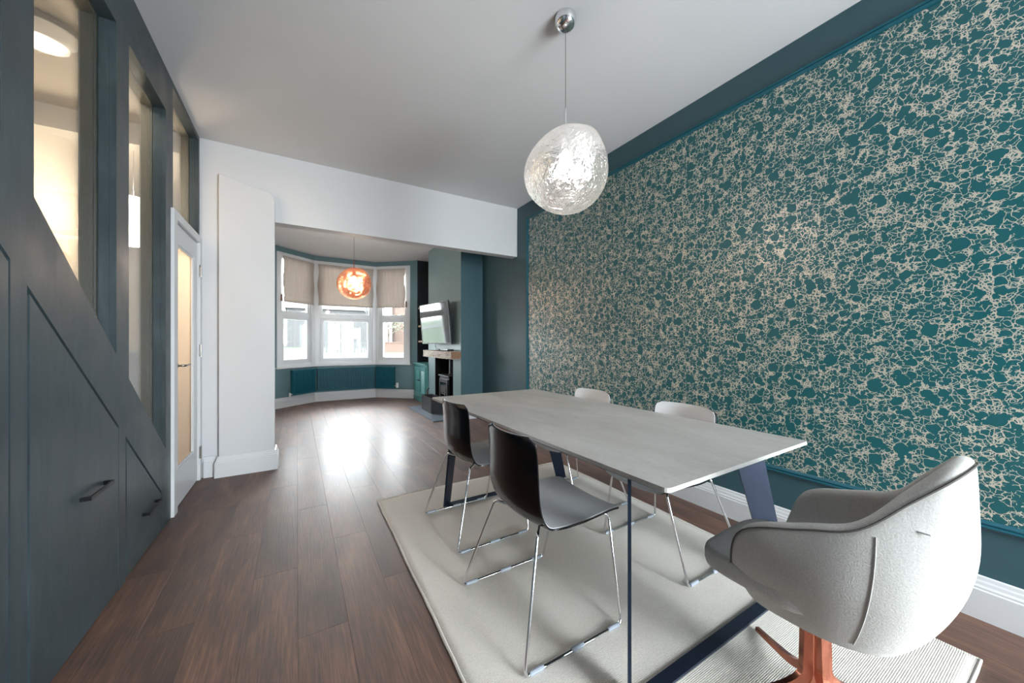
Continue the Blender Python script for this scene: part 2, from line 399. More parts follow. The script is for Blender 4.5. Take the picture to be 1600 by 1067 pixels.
def sweep_profile(path, prof, mat, name, parent=None, closed_ends=True):
    # prof: closed polygon (outward offset to the left of travel in plan, z); path: plan polyline, mitred
    P = [Vector((p[0], p[1])) for p in path]; N = len(P); v = []; f = []; k = len(prof)
    for i in range(N):
        d0 = (P[i]-P[i-1]).normalized() if i else (P[1]-P[0]).normalized()
        d1 = (P[i+1]-P[i]).normalized() if i < N-1 else d0
        n0 = Vector((-d0.y, d0.x)); n1 = Vector((-d1.y, d1.x)); m = (n0+n1)
        m = m/ max(.3, m.dot(n0)) if m.length > 1e-6 else n0
        for (o, z) in prof:
            q = P[i]+m*o; v.append((q.x, q.y, z))
    for i in range(N-1):
        for j in range(k): f.append((i*k+j, i*k+(j+1) % k, (i+1)*k+(j+1) % k, (i+1)*k+j))
    f.append(tuple(range(k))[::-1]); f.append(tuple((N-1)*k+j for j in range(k)))
    return fix(mesh_obj(name, v, f, mat, parent))
def tag(o, label, cat, group=None, kind=None):
    o['label'] = label; o['category'] = cat
    if group: o['group'] = group
    if kind: o['kind'] = kind
    return o
def struct(o, label=None, cat=None):
    o['kind'] = 'structure'
    if label: o['label'] = label
    if cat: o['category'] = cat
    return o
def empty(name, loc=(0, 0, 0), rz=0):
    o = bpy.data.objects.new(name, None); COL.objects.link(o); o.location = loc; o.rotation_euler = (0, 0, rz); o.empty_display_size = .1
    return o
def copy_tree(o, parent=None):
    c = o.copy(); COL.objects.link(c)
    if parent: c.parent = parent
    for ch in list(o.children): copy_tree(ch, c)
    return c

# ------------------------------------------------------------------ dimensions
XL, XR, H, HF = -.728, 2.52, 2.96, 2.91       # dining room side walls, ceilings
YB = 4.08                                      # plane of the beam wall
YR = -2.6                                      # rear wall
A_, B_, C_, D_ = (-.42, 7.54), (.30, 8.17), (1.46, 8.17), (2.18, 7.54)   # bay corners
def slope(y): return 1.65-.853*(y-1.786)

# ------------------------------------------------------------------ floor: planks running to the bay
floor = struct(MB().prism([(XL-.14, YR), (XR+.05, YR), (XR+.05, 7.6), D_, C_, B_, A_, (XL-.14, 7.6)], 'z', -.06, -.004).build('floor', M['underlay']), 'dark brown wooden plank floor', 'floor')
PW, PL = .185, 1.28
plank_mesh = {}
def plank(x0, x1, y0, y1):
    key = (round(x1-x0, 3), round(y1-y0, 3))
    if key not in plank_mesh:
        w, l = x1-x0-.0004, y1-y0-.0006; e = .0006
        v = [(-w/2, -l/2, -.006), (w/2, -l/2, -.006), (w/2, l/2, -.006), (-w/2, l/2, -.006),
             (-w/2, -l/2, -.0007), (w/2, -l/2, -.0007), (w/2, l/2, -.0007), (-w/2, l/2, -.0007),
             (-w/2+e, -l/2+e, 0), (w/2-e, -l/2+e, 0), (w/2-e, l/2-e, 0), (-w/2+e, l/2-e, 0)]
        f = [(8, 9, 10, 11)]+[(i, (i+1) % 4, 4+(i+1) % 4, 4+i) for i in range(4)]+[(4+i, 4+(i+1) % 4, 8+(i+1) % 4, 8+i) for i in range(4)]
        me = bpy.data.meshes.new('plank'); me.from_pydata(v, [], f); me.update(); me.materials.append(M['plank']); plank_mesh[key] = me
    o = bpy.data.objects.new('plank', plank_mesh[key]); COL.objects.link(o); o.location = ((x0+x1)/2, (y0+y1)/2, 0); o.parent = floor
ncol = 18
for i in range(ncol):
    x0 = XL-.01+i*PW; x1 = min(x0+PW, XR+.02)
    if x1-x0 < .02: continue
    xm = (x0+x1)/2
    if xm < B_[0]: ymax = 7.54+(xm-A_[0])*(.63/.72) if xm > A_[0] else 7.54
    elif xm > C_[0]: ymax = 8.17-(xm-C_[0])*(.63/.72) if xm < D_[0] else 7.54
    else: ymax = 8.17
    ymax -= .0
    y = YR-((i*.417) % 1)*PL
    while y < ymax:
        a, b = max(y, YR), min(y+PL, ymax)
        if b-a > .03: plank(x0, x1, a, b)
        y += PL

# ------------------------------------------------------------------ ceilings
struct(box('ceiling', (XL-.14, YR, H), (XR+.15, YB+.14, H+.08), M['ceil']))
struct(MB().prism([(XL-.12, YB+.13), (XR+.15, YB+.13), (XR+.15, 7.66), (D_[0]+.06, 7.66), (C_[0]+.05, 8.3), (B_[0]-.05, 8.3), (A_[0]-.06, 7.66), (XL-.12, 7.66)], 'z', HF, HF+.08).build('ceiling_front', M['ceil']))

# ------------------------------------------------------------------ wall_right with wallpaper panel
GY0, GY1, GZ = -2.35, -.95, 2.3   # glazed garden door in the right wall, behind the camera
wr = MB().box((XR, GY1, 0), (XR+.15, 7.66, H+.05)).box((XR, YR, GZ), (XR+.15, GY1, H+.05)).box((XR, YR-.15, 0), (XR+.15, GY0, GZ))
wr = struct(wr.build('wall_right', M['teal']), 'teal painted wall framing the wallpaper panel', 'wall')
WY0, WY1, WZ0, WZ1 = -.30, 3.80, .425, 2.735
struct(box('wall_panel_wallpaper', (XR-.004, WY0, WZ0), (XR+.002, WY1, WZ1), M['paper']), 'teal wallpaper with pale marbled veins', 'wallpaper')
tr = struct(empty('trim_1'))
# picture-frame moulding in four mitred lengths
def mould(name, a, b, across, parent):
    prof = [(0, 0), (0, .014), (.008, .02), (.014, .012), (.022, .016), (.03, .007), (.034, .004), (.034, 0)]
    a = Vector(a); b = Vector(b); n = Vector((-1, 0, 0)); ac = Vector(across); d = (b-a).normalized(); v = []; f = []; k = len(prof)
    for q, s in ((a, 1), (b, -1)):
        for (u, t) in prof: v.append(q+ac*(.034-u)*1.0 + n*t - d*s*(.034-u))
    for j in range(k): f.append((j, (j+1) % k, k+(j+1) % k, k+j))
    f.append(tuple(range(k))); f.append(tuple(range(k, 2*k))[::-1])
    return fix(mesh_obj(name, v, f, M['teal_trim'], parent))
xx = XR-.004
mould('rail', (xx, WY0, WZ1), (xx, WY1, WZ1), (0, 0, 1), tr); mould('rail', (xx, WY0, WZ0), (xx, WY1, WZ0), (0, 0, -1), tr)
mould('stile', (xx, WY1, WZ0), (xx, WY1, WZ1), (0, 1, 0), tr); mould('stile', (xx, WY0, WZ0), (xx, WY0, WZ1), (0, -1, 0), tr)
SK = [(0, 0), (.026, 0), (.026, .125), (.022, .13), (.022, .138), (.016, .146), (.014, .158), (.010, .165), (.008, .178), (0, .182)]
struct(sweep_profile([(XR, -.50), (XR, 5.08)], SK, M['gloss_white'], 'baseboard_right'))

# ------------------------------------------------------------------ beam wall and pier
bw = MB().box((XL, YB, 2.32), (XR+.02, YB+.13, H)).box((XL-.0, YB, 0), (-.20, YB+.13, 2.32))
struct(bw.build('wall_middle', M['white']), 'white wall and beam across the wide opening', 'wall')
struct(MB().prism([(-.59, 0), (-.178, 0), (-.178, 2.50), (-.19, 2.545), (-.22, 2.575), (-.59, 2.665)], 'y', YB-.055, YB).build('wall_pier', M['white'], bevel=.006), 'shallow white boxed pier beside the opening', 'wall')
struct(sweep_profile([(-.178, YB+.13), (-.178, YB-.055), (-.59, YB-.055), (-.59, YB), (XL+.03, YB)], SK, M['gloss_white'], 'baseboard_middle'))

# ------------------------------------------------------------------ wall_left: teal partition with stair openings
XG = -.79; XH = -.85; XF = XL-.024
OPEN = [(1.02, 1.635), (1.786, 2.404), (2.55, 3.145)]
ZT = 2.685
def partition(mb, x0, x1, lower=True):
    def pr(poly): mb.prism(poly, 'x', x0, x1)
    pr([(YR, 0), (1.02, 0), (1.02, H), (YR, H)])
    pr([(1.02, ZT), (3.145, ZT), (3.145, H), (1.02, H)])
    for a, b in ((1.635, 1.786), (2.404, 2.55)): pr([(a, slope(a)), (b, slope(b)), (b, ZT), (a, ZT)])
    pr([(3.145, 0), (3.25, 0), (3.25, 2.085), (3.30, 2.085), (3.30, H), (3.145, H)])
    pr([(3.30, 2.925), (4.045, 2.925), (4.045, H), (3.30, H)])
    pr([(4.045, 2.085), (YB, 2.085), (YB, H), (4.045, H)])
    if lower: pr([(1.02, 0), (3.145, 0), (3.145, slope(3.145)), (1.02, slope(1.02))])
    return mb
RAIL = .318   # depth of the sloped string below the openings
mb = MB(); partition(mb, XF, XL, lower=False)
# sloped string, stiles between the cupboard doors
mb.prism([(1.02, slope(1.02)-RAIL), (3.145, slope(3.145)-RAIL), (3.145, slope(3.145)), (1.02, slope(1.02))], 'x', XF, XL)
for a, b in ((1.675, 1.752), (2.43, 2.508), (3.06, 3.145)):
    mb.prism([(a, 0), (b, 0), (b, slope(b)-RAIL+.001), (a, slope(a)-RAIL+.001)], 'x', XF, XL)
wl = struct(mb.build('wall_left', M['teal_joinery']), 'dark teal stair partition with tall openings and sloped string', 'wall')
mb = MB(); partition(mb, XG, XF-.0005, lower=False)
mb.build('reveal_frame', M['teal_joinery'], wl)
mb = MB().prism([(1.02, 0), (3.145, 0), (3.145, slope(3.145)), (1.02, slope(1.02))], 'x', XG, XF-.0005)
mb.build('core_panel', M['teal_joinery'], wl)
mb = MB(); partition(mb, XH, XG-.003, True)
mb.build('hall_side_lining', M['hall_lining'], wl)
for i, (a, b) in enumerate(OPEN):
    MB().prism([(a+.002, slope(a)+.002), (b-.002, slope(b)+.002), (b-.002, ZT-.002), (a+.002, ZT-.002)], 'x', XG-.002, XG+.004).build('pane', M['glass'], wl)
MB().box((XG-.002, 3.302, 2.12), (XG+.004, 4.043, 2.923)).build('pane', M['glass'], wl)
# under-stair cupboards: each a door with a bar pull
def cupboard(a, b, hy, hz, label):
    root = empty('understairs_cupboard', (XL, (a+b)/2, 0))
    g = .020
    q = lambda y: slope(y)-RAIL-g
    y0 = (a+b)/2
    d = MB().prism([(a-y0, .012), (b-y0, .012), (b-y0, q(b)), (a-y0, q(a))], 'x', -.020, .001).build('door', M['teal_joinery'], root)
    # near-black sheet, stands in for shade in the door gaps
    MB().prism([(a-y0-.006, .004), (b-y0+.006, .004), (b-y0+.006, q(b)+g-.002), (a-y0-.006, q(a)+g-.002)], 'x', -.0238, -.021).build('gap_shade_sheet', M['dark_gap'], root)
    if hy:
        h = MB()
        h.box((.026, hy-y0-.105, hz-.008), (.034, hy-y0+.105, hz+.008))
        h.box((.001, hy-y0-.105, hz-.008), (.027, hy-y0-.097, hz+.008)).box((.001, hy-y0+.097, hz-.008), (.027, hy-y0+.105, hz+.008))
        h.build('handle', M['bronze_h'], d)
    return tag(root, label, 'cupboard', 'cupboards under the stairs')
cupboard(1.02, 1.664, 1.25, .75, 'tallest dark teal cupboard door under the stairs, at the left edge')
cupboard(1.763, 2.420, 2.17, .565, 'middle teal cupboard door under the stairs, below the widest stair opening')
cupboard(2.519, 3.049, 2.83, .235, 'smallest teal cupboard door under the stairs, next to the white door')

# ------------------------------------------------------------------ door to the hall
door = struct(empty('door_1', (XL, 3.25, 0)), 'white half-open looking glazed door with lever handle', 'door') if False else struct(empty('door_1', (0, 0, 0)), 'white glazed door to the hall', 'door')
mb = MB().box((XL-.12, 3.25, 0), (XL+.018, 3.335, 2.09)).box((XL-.12, 4.012, 0), (XL+.018, YB, 2.09)).box((XL-.12, 3.335, 2.03), (XL+.018, 4.012, 2.09))
mb.build('casing', M['gloss_white'], door, bevel=.004)
dy0, dy1, dz1 = 3.34, 4.008, 2.025; xd0, xd1 = XL-.045, XL-.004
gy0, gy1, gz0, gz1 = 3.44, 3.90, .27, 1.885
leaf = MB()
leaf.box((xd0, dy0, .008), (xd1, gy0, dz1)).box((xd0, gy1, .008), (xd1, dy1, dz1)).box((xd0, gy0, .008), (xd1, gy1, gz0)).box((xd0, gy0, gz1), (xd1, gy1, dz1))
leaf = leaf.build('leaf', M['gloss_white'], door)
bead = MB()
for a, b in (((gy0, gz0), (gy1, gz0+.018)), ((gy0, gz1-.018), (gy1, gz1)), ((gy0, gz0+.018), (gy0+.018, gz1-.018)), ((gy1-.018, gz0+.018), (gy1, gz1-.018))):
    bead.box((xd1-.014, a[0], a[1]), (xd1-.004, b[0], b[1]))
bead.build('glazing_bead', M['gloss_white'], leaf)
box('pane', (XL-.028, gy0+.001, gz0+.001), (XL-.022, gy1-.001, gz1-.001), M['door_glass'], leaf)
hd = MB().lathe([(.022, 0), (.025, .004), (.02, .009)], (xd1, 3.39, 1.015), 20, 'x').tube(rounded([(xd1+.005, 3.39, 1.015), (xd1+.05, 3.39, 1.015), (xd1+.052, 3.51, 1.018)], .02), .008, 10)
hd.build('lever_handle', M['hinge'], leaf, smooth=True)
for z in (.24, 1.11, 1.79):
    MB().box((XL+.012, 4.004, z-.05), (XL+.022, 4.03, z+.05)).tube([(XL+.022, 4.01, z-.052), (XL+.022, 4.01, z+.052)], .006, 8).build('hinge', M['hinge'], door)

# ------------------------------------------------------------------ the hall behind the partition
hx = -1.74
struct(box('wall_hall', (hx-.1, -1.0, 0), (hx, 8.0, H+.3), M['cream']))
struct(box('floor_hall', (hx, -1.0, -.06), (XH-.002, 8.0, 0), M['plank']))
struct(box('ceiling_hall', (hx, -1.0, H+.02), (XH+.0, 8.0, H+.1), M['cream']))
struct(box('wall_hall_end', (hx, 7.9, 0), (XH, 8.0, H+.02), M['cream']))
struct(box('wall_hall_start', (hx, -1.0, 0), (XH, -.9, H+.02), M['cream']))
struct(box('trim_2', (hx, YB, 2.79), (XH, YB+.14, H+.02), M['cream']))          # header across the hall
struct(box('wall_front_left', (XL-.12, YB+.13, 0), (XL, 7.66, HF+.06), M['white']))
struct(box('trim_3', (hx, -.9, 1.055), (hx+.025, 7.9, 1.10), M['gloss_white']))   # dado rail
struct(box('baseboard_hall', (hx, -.9, 0), (hx+.02, 7.9, .18), M['gloss_white']))
struct(box('wall_hall_lower', (hx, -.9, .18), (hx+.006, 7.9, 1.055), M['hall_low']))
dome = empty('hall_ceiling_lamp', (-1.22, 3.10, H+.02)); tag(dome, 'round flush white ceiling lamp in the hall, seen through the first stair opening', 'ceiling lamp')
MB().lathe([(.12, 0), (.135, -.012), (.135, -.045)], (0, 0, 0), 32).build('rim', M['hall_rim'], dome, smooth=True)
MB().lathe([(.13, -.046), (.122, -.066), (.09, -.085), (.05, -.098), (.004, -.10)], (0, 0, 0), 32).build('diffuser', M['hall_dome'], dome, smooth=True)
hp = empty('hall_pendant_lamp', (-1.27, 4.55, H+.02)); tag(hp, 'lit pale drum pendant lamp hanging in the hall', 'pendant lamp')
MB().tube([(0, 0, 0), (0, 0, -.5)], .003, 6).build('cord', M['gloss_white'], hp)
MB().lathe([(.045, 0), (.045, -.02), (.01, -.03)], (0, 0, 0), 20).build('ceiling_rose', M['gloss_white'], hp)
MB().lathe([(.085, -.50), (.095, -.56), (.095, -.88), (.085, -.92)], (0, 0, 0), 28).build('lamp_shade', M['hall_lamp'], hp, smooth=True)
def point(name, loc, power, color, r=.05, parent=None):
    l = bpy.data.lights.new(name, 'POINT'); l.energy = power; l.color = color; l.shadow_soft_size = r
    o = bpy.data.objects.new(name, l); COL.objects.link(o); o.location = loc
    if parent: o.parent = parent
    return o
dl_ = bpy.data.lights.new('hall_dome_light', 'AREA'); dl_.shape = 'DISK'; dl_.size = .20; dl_.energy = 34; dl_.color = (1, .84, .66)  # disk light added under the dome to brighten the hall
do_ = bpy.data.objects.new('hall_dome_light', dl_); COL.objects.link(do_); do_.location = (0, 0, -.112); do_.parent = dome

# ------------------------------------------------------------------ front room: bay
def seg_frame(P, Q):
    P = Vector((*P, 0)); Q = Vector((*Q, 0)); d = (Q-P); L = d.length; ang = math.atan2(d.y, d.x)
    return P, L, ang
WZ_S, WZ_H = .73, 2.81     # sill and head of the bay windows
def bay_face(idx, P, Q, m0, m1, name):
    """wall below/above a bay window; P->Q runs left to right seen from the room; local x along, local y outward"""
    P_, L, ang = seg_frame(P, Q)
    w = MB()
    w.box((0, 0, 0), (L, .12, WZ_S-.03)).box((0, 0, WZ_H), (L, .12, HF+.05))
    if m0 > .002: w.box((0, 0, WZ_S-.03), (m0, .12, WZ_H))
    if m1 > .002: w.box((L-m1, 0, WZ_S-.03), (L, .12, WZ_H))
    o = struct(w.build(name, M['teal_bay'])); o.location = P_; o.rotation_euler = (0, 0, ang)
    return P_, L, ang
def bay_window(idx, P_, L, ang, x0, x1, handle_at):
    r = struct(empty('window_%d' % idx, P_, ang), ['', 'white bay window, left angled face', 'white bay window, middle face', 'white bay window, right angled face'][idx], 'window')
    c = .075
    MB().box((x0, -.02, WZ_S), (x0+c, .10, WZ_H)).box((x1-c, -.02, WZ_S), (x1, .10, WZ_H)).box((x0+c, -.02, WZ_H-.06), (x1-c, .10, WZ_H)).box((x0+c, -.005, WZ_S), (x1-c, .10, WZ_S+.07)).build('window_frame', M['upvc'], r, bevel=.005)
    # stepped inner jambs
    a, b = x0+c, x1-c
    MB().box((a, .01, WZ_S+.07), (a+.03, .09, WZ_H-.06)).box((b-.03, .01, WZ_S+.07), (b, .09, WZ_H-.06)).build('inner_jamb', M['upvc'], r, bevel=.004)
    a, b = a+.03, b-.03
    tz = 1.70
    MB().box((a, .02, tz-.035), (b, .09, tz+.035)).build('transom_bar', M['upvc'], r, bevel=.004)
    # top light
    z0, z1 = tz+.035, WZ_H-.06
    s = MB().box((a, .03, z0), (a+.035, .08, z1)).box((b-.035, .03, z0), (b, .08, z1)).box((a+.035, .03, z0), (b-.035, .08, z0+.03)).box((a+.035, .03, z1-.035), (b-.035, .08, z1)).build('top_light', M['upvc'], r, bevel=.004)
    box('pane', (a+.034, .05, z0+.029), (b-.034, .056, z1-.034), M['glass'], s)
    # lower sash
    z0, z1 = WZ_S+.07, tz-.035
    s = MB().box((a, .015, z0), (a+.055, .075, z1)).box((b-.055, .015, z0), (b, .075, z1)).box((a+.055, .015, z0), (b-.055, .075, z0+.065)).box((a+.055, .015, z1-.055), (b-.055, .075, z1)).build('sash', M['upvc'], r, bevel=.006)
    box('pane', (a+.054, .045, z0+.064), (b-.054, .051, z1-.054), M['glass'], s)
    m = (a+b)/2
    MB().box((m-.03, .004, z0+.02), (m+.03, .015, z0+.04)).box((m-.055, -.004, z0+.026), (m+.02, .006, z0+.036)).build('window_handle', M['upvc'], s)
    return r
f1 = bay_face(1, A_, B_, .14, .0, 'wall_bay_left')
f2 = bay_face(2, B_, C_, .0, .0, 'wall_bay_middle')
f3 = bay_face(3, C_, D_, .0, .16, 'wall_bay_right')
bay_window(1, *f1, .14, f1[1]+.0, 0); bay_window(2, *f2, .0, f2[1], 0); bay_window(3, *f3, .0, f3[1]-.16, 0)
# corner posts outside the mitres
for i, q in enumerate((B_, C_)):
    MB().lathe([(.085, WZ_S-.2), (.085, WZ_H)], (q[0]+(-.03 if i == 0 else .03), q[1]+.095, 0), 12).build('trim_%d' % (4+i), M['upvc'])['kind'] = 'structure'
# sill board following the bay
ux = Vector((B_[0]-A_[0], B_[1]-A_[1])).normalized(); a0 = Vector(A_)+ux*.12
uy = Vector((D_[0]-C_[0], D_[1]-C_[1])).normalized(); d0 = Vector(D_)-uy*.14
struct(sweep_profile([tuple(d0), C_, B_, tuple(a0)], [(0, WZ_S-.028), (.045, WZ_S-.028), (.05, WZ_S-.02), (.05, WZ_S-.006), (.045, WZ_S), (0, WZ_S)], M['gloss_white'], 'trim_6'))
struct(sweep_profile([(2.18, 7.54), C_, B_, A_, (XL, 7.54)], SK, M['gloss_white'], 'baseboard_bay'))
struct(box('wall_front_side_left', (XL-.1, 7.54, 0), (A_[0], 7.66, HF+.05), M['teal_bay']))
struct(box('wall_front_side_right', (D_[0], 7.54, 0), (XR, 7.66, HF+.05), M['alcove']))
# roman blinds
def blind(P_, L, ang, x0, x1, label, pull):
    r = empty('roman_blind', P_, ang); tag(r, label, 'blind', 'roman blinds in the bay')
    zt, zb = WZ_H-.07, 1.93; n = 22; m = 26; v = []; f = []
    for side in (0, 1):
        for j in range(m+1):
            z = zt+(zb-zt)*j/m
            fold = .010*math.sin(j/m*math.pi*1.0)+ (.014*max(0, (j-m*.72)/(m*.28)))*abs(math.sin((j-m*.72)/(m*.28)*math.pi*2.5))
            for i in range(n+1):
                t = i/n; x = x0+(x1-x0)*t + (.012*math.sin(j/m*9+(0 if t < .5 else 2))*(1 if t in (0, 1) else .2))
                y = -.030-fold-.006*math.sin(t*9+j*.12) + (.004 if side else 0)
                v.append((x, y, z))
    k = (n+1)*(m+1)
    for s in (0, 1):
        for j in range(m):
            for i in range(n):
                q = (s*k+j*(n+1)+i, s*k+j*(n+1)+i+1, s*k+(j+1)*(n+1)+i+1, s*k+(j+1)*(n+1)+i); f.append(q if s == 0 else q[::-1])
    mesh_obj('fabric', v, f, M['blind'], r, smooth=True)
    box('headrail', (x0, -.026, zt-.02), (x1, -.021, zt+.01), M['blind'], r)
    MB().box((x0+.005, -.046, zb-.012), (x1-.005, -.030, zb+.012)).build('bottom_bar', M['blind'], r, bevel=.004)
    if pull is not None:
        px = pull
        MB().tube([(px, -.034, zt), (px, -.036, 2.06)], .0025, 6).lathe([(.006, 2.06), (.018, 2.03), (.02, 1.93), (.014, 1.92)], (px, -.036, 0), 10).build('cord_pull', M['tassel'], r)
blind(*f1, .245, f1[1]-.045, 'greige roman blind in the left face of the bay', .215)
blind(*f2, .06, f2[1]-.06, 'wide greige roman blind in the middle of the bay, behind the copper lamp', None)
blind(*f3, .045, f3[1]-.265, 'greige roman blind in the right face of the bay', f3[1]-.235)
# radiator bent round the bay
rad = empty('bay_radiator', (.88, 8.02, .2)); tag(rad, 'deep teal radiator bent round the bay below the windows', 'radiator')
def rad_panel(P, Q, s0, s1):
    P_, L, ang = seg_frame(P, Q)
    z0, z1 = .215, .665; e = empty('panel_section', (0, 0, 0)); 
    mb = MB(); n = max(6, int((s1-s0)/.034)); w = (s1-s0)/n
    pts = []
    for i in range(n):
        a = s0+i*w
        pts += [(a, -.085), (a+w*.12, -.095), (a+w*.7, -.095), (a+w*.82, -.085)]
    pts += [(s1, -.085), (s1, -.035), (s0, -.035)]
    mb.prism(pts, 'z', z0+.025, z1-.025)
    mb.box((s0, -.096, z1-.025), (s1, -.03, z1)).box((s0, -.096, z0), (s1, -.03, z0+.025))
    o = mb.build('panel', M['teal_rad'], rad); 
    bpy.data.objects.remove(e)
    Mx = Matrix.Translation(P_) @ Matrix.Rotation(ang, 4, 'Z')
    o.data.transform(Matrix.Translation(Vector((-.88, -8.02, -.2))) @ Mx)
    for q in (s0+.08, s1-.12):
        br = MB().box((q, -.032, z0+.08), (q+.04, -.001, z1-.06)).build('bracket', M['teal_rad'], o)
        br.data.transform(Matrix.Translation(Vector((-.88, -8.02, -.2))) @ Mx)
    return Mx
dl = .088
rad_panel(A_, B_, .40, f1[1]-.045); rad_panel(B_, C_, .045, f2[1]-.045); Mx3 = rad_panel(C_, D_, .045, .47)
q = Mx3 @ Vector((.53, -.062, .26)); q = q-Vector((.88, 8.02, .2))
MB().tube([q+Vector((-.05, .05, 0)), q], .011, 8).lathe([(.028, -.035), (.028, .05), (.022, .065)], q, 16).build('thermostat_valve', M['white_plastic'], rad, smooth=True)
P_, L, ang = f1; Mx1 = Matrix.Translation(P_) @ Matrix.Rotation(ang, 4, 'Z')
q = Mx1 @ Vector((.355, -.062, .225)); q = q-Vector((.88, 8.02, .2))
MB().tube([q+Vector((.04, .035, 0)), q], .011, 8).lathe([(.018, -.035), (.018, .03)], q, 12).build('lockshield_valve', M['white_plastic'], rad)

# ------------------------------------------------------------------ chimney breast, fireplace
CX, CY0, CY1 = 2.15, 5.12, 6.70; OY0, OY1, OZ = 5.44, 6.32, .91
cb = MB()
cb.box((CX, CY0, 0), (XR-.002, OY0, HF)).box((CX, OY1, 0), (XR-.002, CY1, HF)).box((CX, OY0, OZ), (XR-.002, OY1, HF))
cbo = struct(cb.build('wall_chimney_breast', M['breast']), 'grey-green chimney breast', 'wall')
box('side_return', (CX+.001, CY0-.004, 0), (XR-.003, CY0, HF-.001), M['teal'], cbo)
fb = MB().box((XR-.03, OY0+.005, .015), (XR-.012, OY1-.005, OZ-.005)).box((CX+.005, OY0+.001, .015), (XR-.03, OY0+.008, OZ-.005)).box((CX+.005, OY1-.008, .015), (XR-.03, OY1-.001, OZ-.005)).box((CX+.005, OY0+.008, OZ-.01), (XR-.03, OY1-.008, OZ-.001))
fb.build('firebox_lining', M['soot'], cbo)
tag(MB().box((1.73, 5.16, 0.001), (CX-.002, 6.58, .014)).box((CX-.002, OY0+.002, .001), (XR-.012, OY1-.002, .014)).build('hearth_slab', M['slate']), 'grey slate hearth slab in front of the stove', 'hearth')
mant = empty('mantel_beam', (CX, 5.78, .925)); tag(mant, 'rough limed wooden mantel beam on the chimney breast', 'mantel')
def rough_beam():
    n = 26; v = []; f = []; y0, y1 = -.66, .70; d = .165; hgt = .118
    rnd = random.Random(3)
    ring = [(-d, 0), (-d, hgt*.35), (-d, hgt*.7), (-d, hgt), (-d*.5, hgt), (0, hgt), (0, 0), (-d*.5, 0)]
    for i in range(n+1):
        y = y0+(y1-y0)*i/n
        for j, (x, z) in enumerate(ring):
            k = .006 if x < 0 else 0
            v.append((x+rnd.uniform(-k, k), y, z+rnd.uniform(-k, k)*.8))
    m = len(ring)
    for i in range(n):
        for j in range(m): f.append((i*m+j, i*m+(j+1) % m, (i+1)*m+(j+1) % m, (i+1)*m+j))
    f.append(tuple(range(m))); f.append(tuple(n*m+j for j in range(m)))
    return fix(mesh_obj('timber', v, f, M['beamwood'], mant))
tb = rough_beam()
box('end_grain', (-.158, -.668, .006), (-.004, -.664, .112), M['beamend'], tb)
# set-top box and its cable on the mantel
tag(MB().box((2.00, 5.30, 1.050), (2.11, 5.62, 1.072)).build('set_top_box', M['black_gloss'], bevel=.004), 'thin black media box lying on the mantel beam', 'media box')
tag(MB().box((2.01, 5.72, 1.050), (2.07, 5.90, 1.066)).build('remote_control', M['black_metal'], bevel=.004), 'small black remote control on the mantel beam', 'remote control')
# television on a swing arm
tv = empty('television', (2.0, 5.88, 1.50)); tv.rotation_euler = (0, 0, math.radians(5.2)); tag(tv, 'flat television tilted down above the mantel beam', 'television')
tl = math.radians(5)
def tilt(o): o.data.transform(Matrix.Rotation(-tl, 4, 'Y')); return o
bz = MB().box((-.018, -.575, -.345), (.004, .575, -.325)).box((-.018, -.575, .333), (.004, .575, .345)).box((-.018, -.575, -.325), (.004, -.563, .333)).box((-.018, .563, -.325), (.004, .575, .333))
tilt(bz.build('bezel', M['bezel'], tv))
tilt(box('screen', (-.014, -.564, -.326), (-.006, .564, .334), M['screen'], tv))
tilt(MB().box((-.006, -.562, -.33), (.022, .562, .332)).box((.022, -.40, -.30), (.055, .40, .1)).build('back_cover', M['tvback'], tv, bevel=.008))
tilt(MB().box((.05, -.2, -.12), (.065, .2, .12)).build('mount_plate', M['black_metal'], tv))
MB().tube([(.055, 0, 0), (.10, .06, 0), (.15, 0.0, 0)], .018, 8).build('swing_arm', M['black_metal'], tv)
MB().tube(catmull([(.03, .02, -.30), (.03, .04, -.40), (.05, -.03, -.425), (.06, -.2, -.427)], 6), .004, 6).build('cable', M['black_metal'], tv)
# wood stove
st = empty('wood_stove', (2.30, 5.90, .014)); tag(st, 'black wood stove with a glass door standing in the fireplace', 'stove')
MB().box((-.13, -.23, .10), (.15, .23, .58)).build('body', M['cast_iron'], st, bevel=.01)
MB().box((-.15, -.25, .58), (.165, .25, .605)).build('top_plate', M['cast_iron'], st, bevel=.006)
for sx in (-.10, .11):
    for sy in (-.19, .19): MB().box((sx-.02, sy-.02, 0), (sx+.02, sy+.02, .10)).build('leg', M['cast_iron'], st, bevel=.004)
dr = MB().box((-.15, -.20, .16), (-.13, -.15, .54)).box((-.15, .15, .16), (-.13, .20, .54)).box((-.15, -.15, .16), (-.13, .15, .22)).box((-.15, -.15, .48), (-.13, .15, .54)).build('fire_door', M['cast_iron'], st, bevel=.003)
box('pane', (-.145, -.149, .221), (-.14, .149, .479), M['screen'], dr)
MB().tube([(-.15, -.175, .34), (-.185, -.175, .34), (-.185, -.175, .26)], .008, 8).build('door_handle', M['chrome'], dr)
MB().tube([(.03, 0, .605), (.03, 0, .87)], .07, 20).build('flue_pipe', M['cast_iron'], st, smooth=True)
MB().lathe([(.085, .605), (.085, .625), (.07, .63)], (.03, 0, 0), 20).build('flue_collar', M['cast_iron'], st, smooth=True)
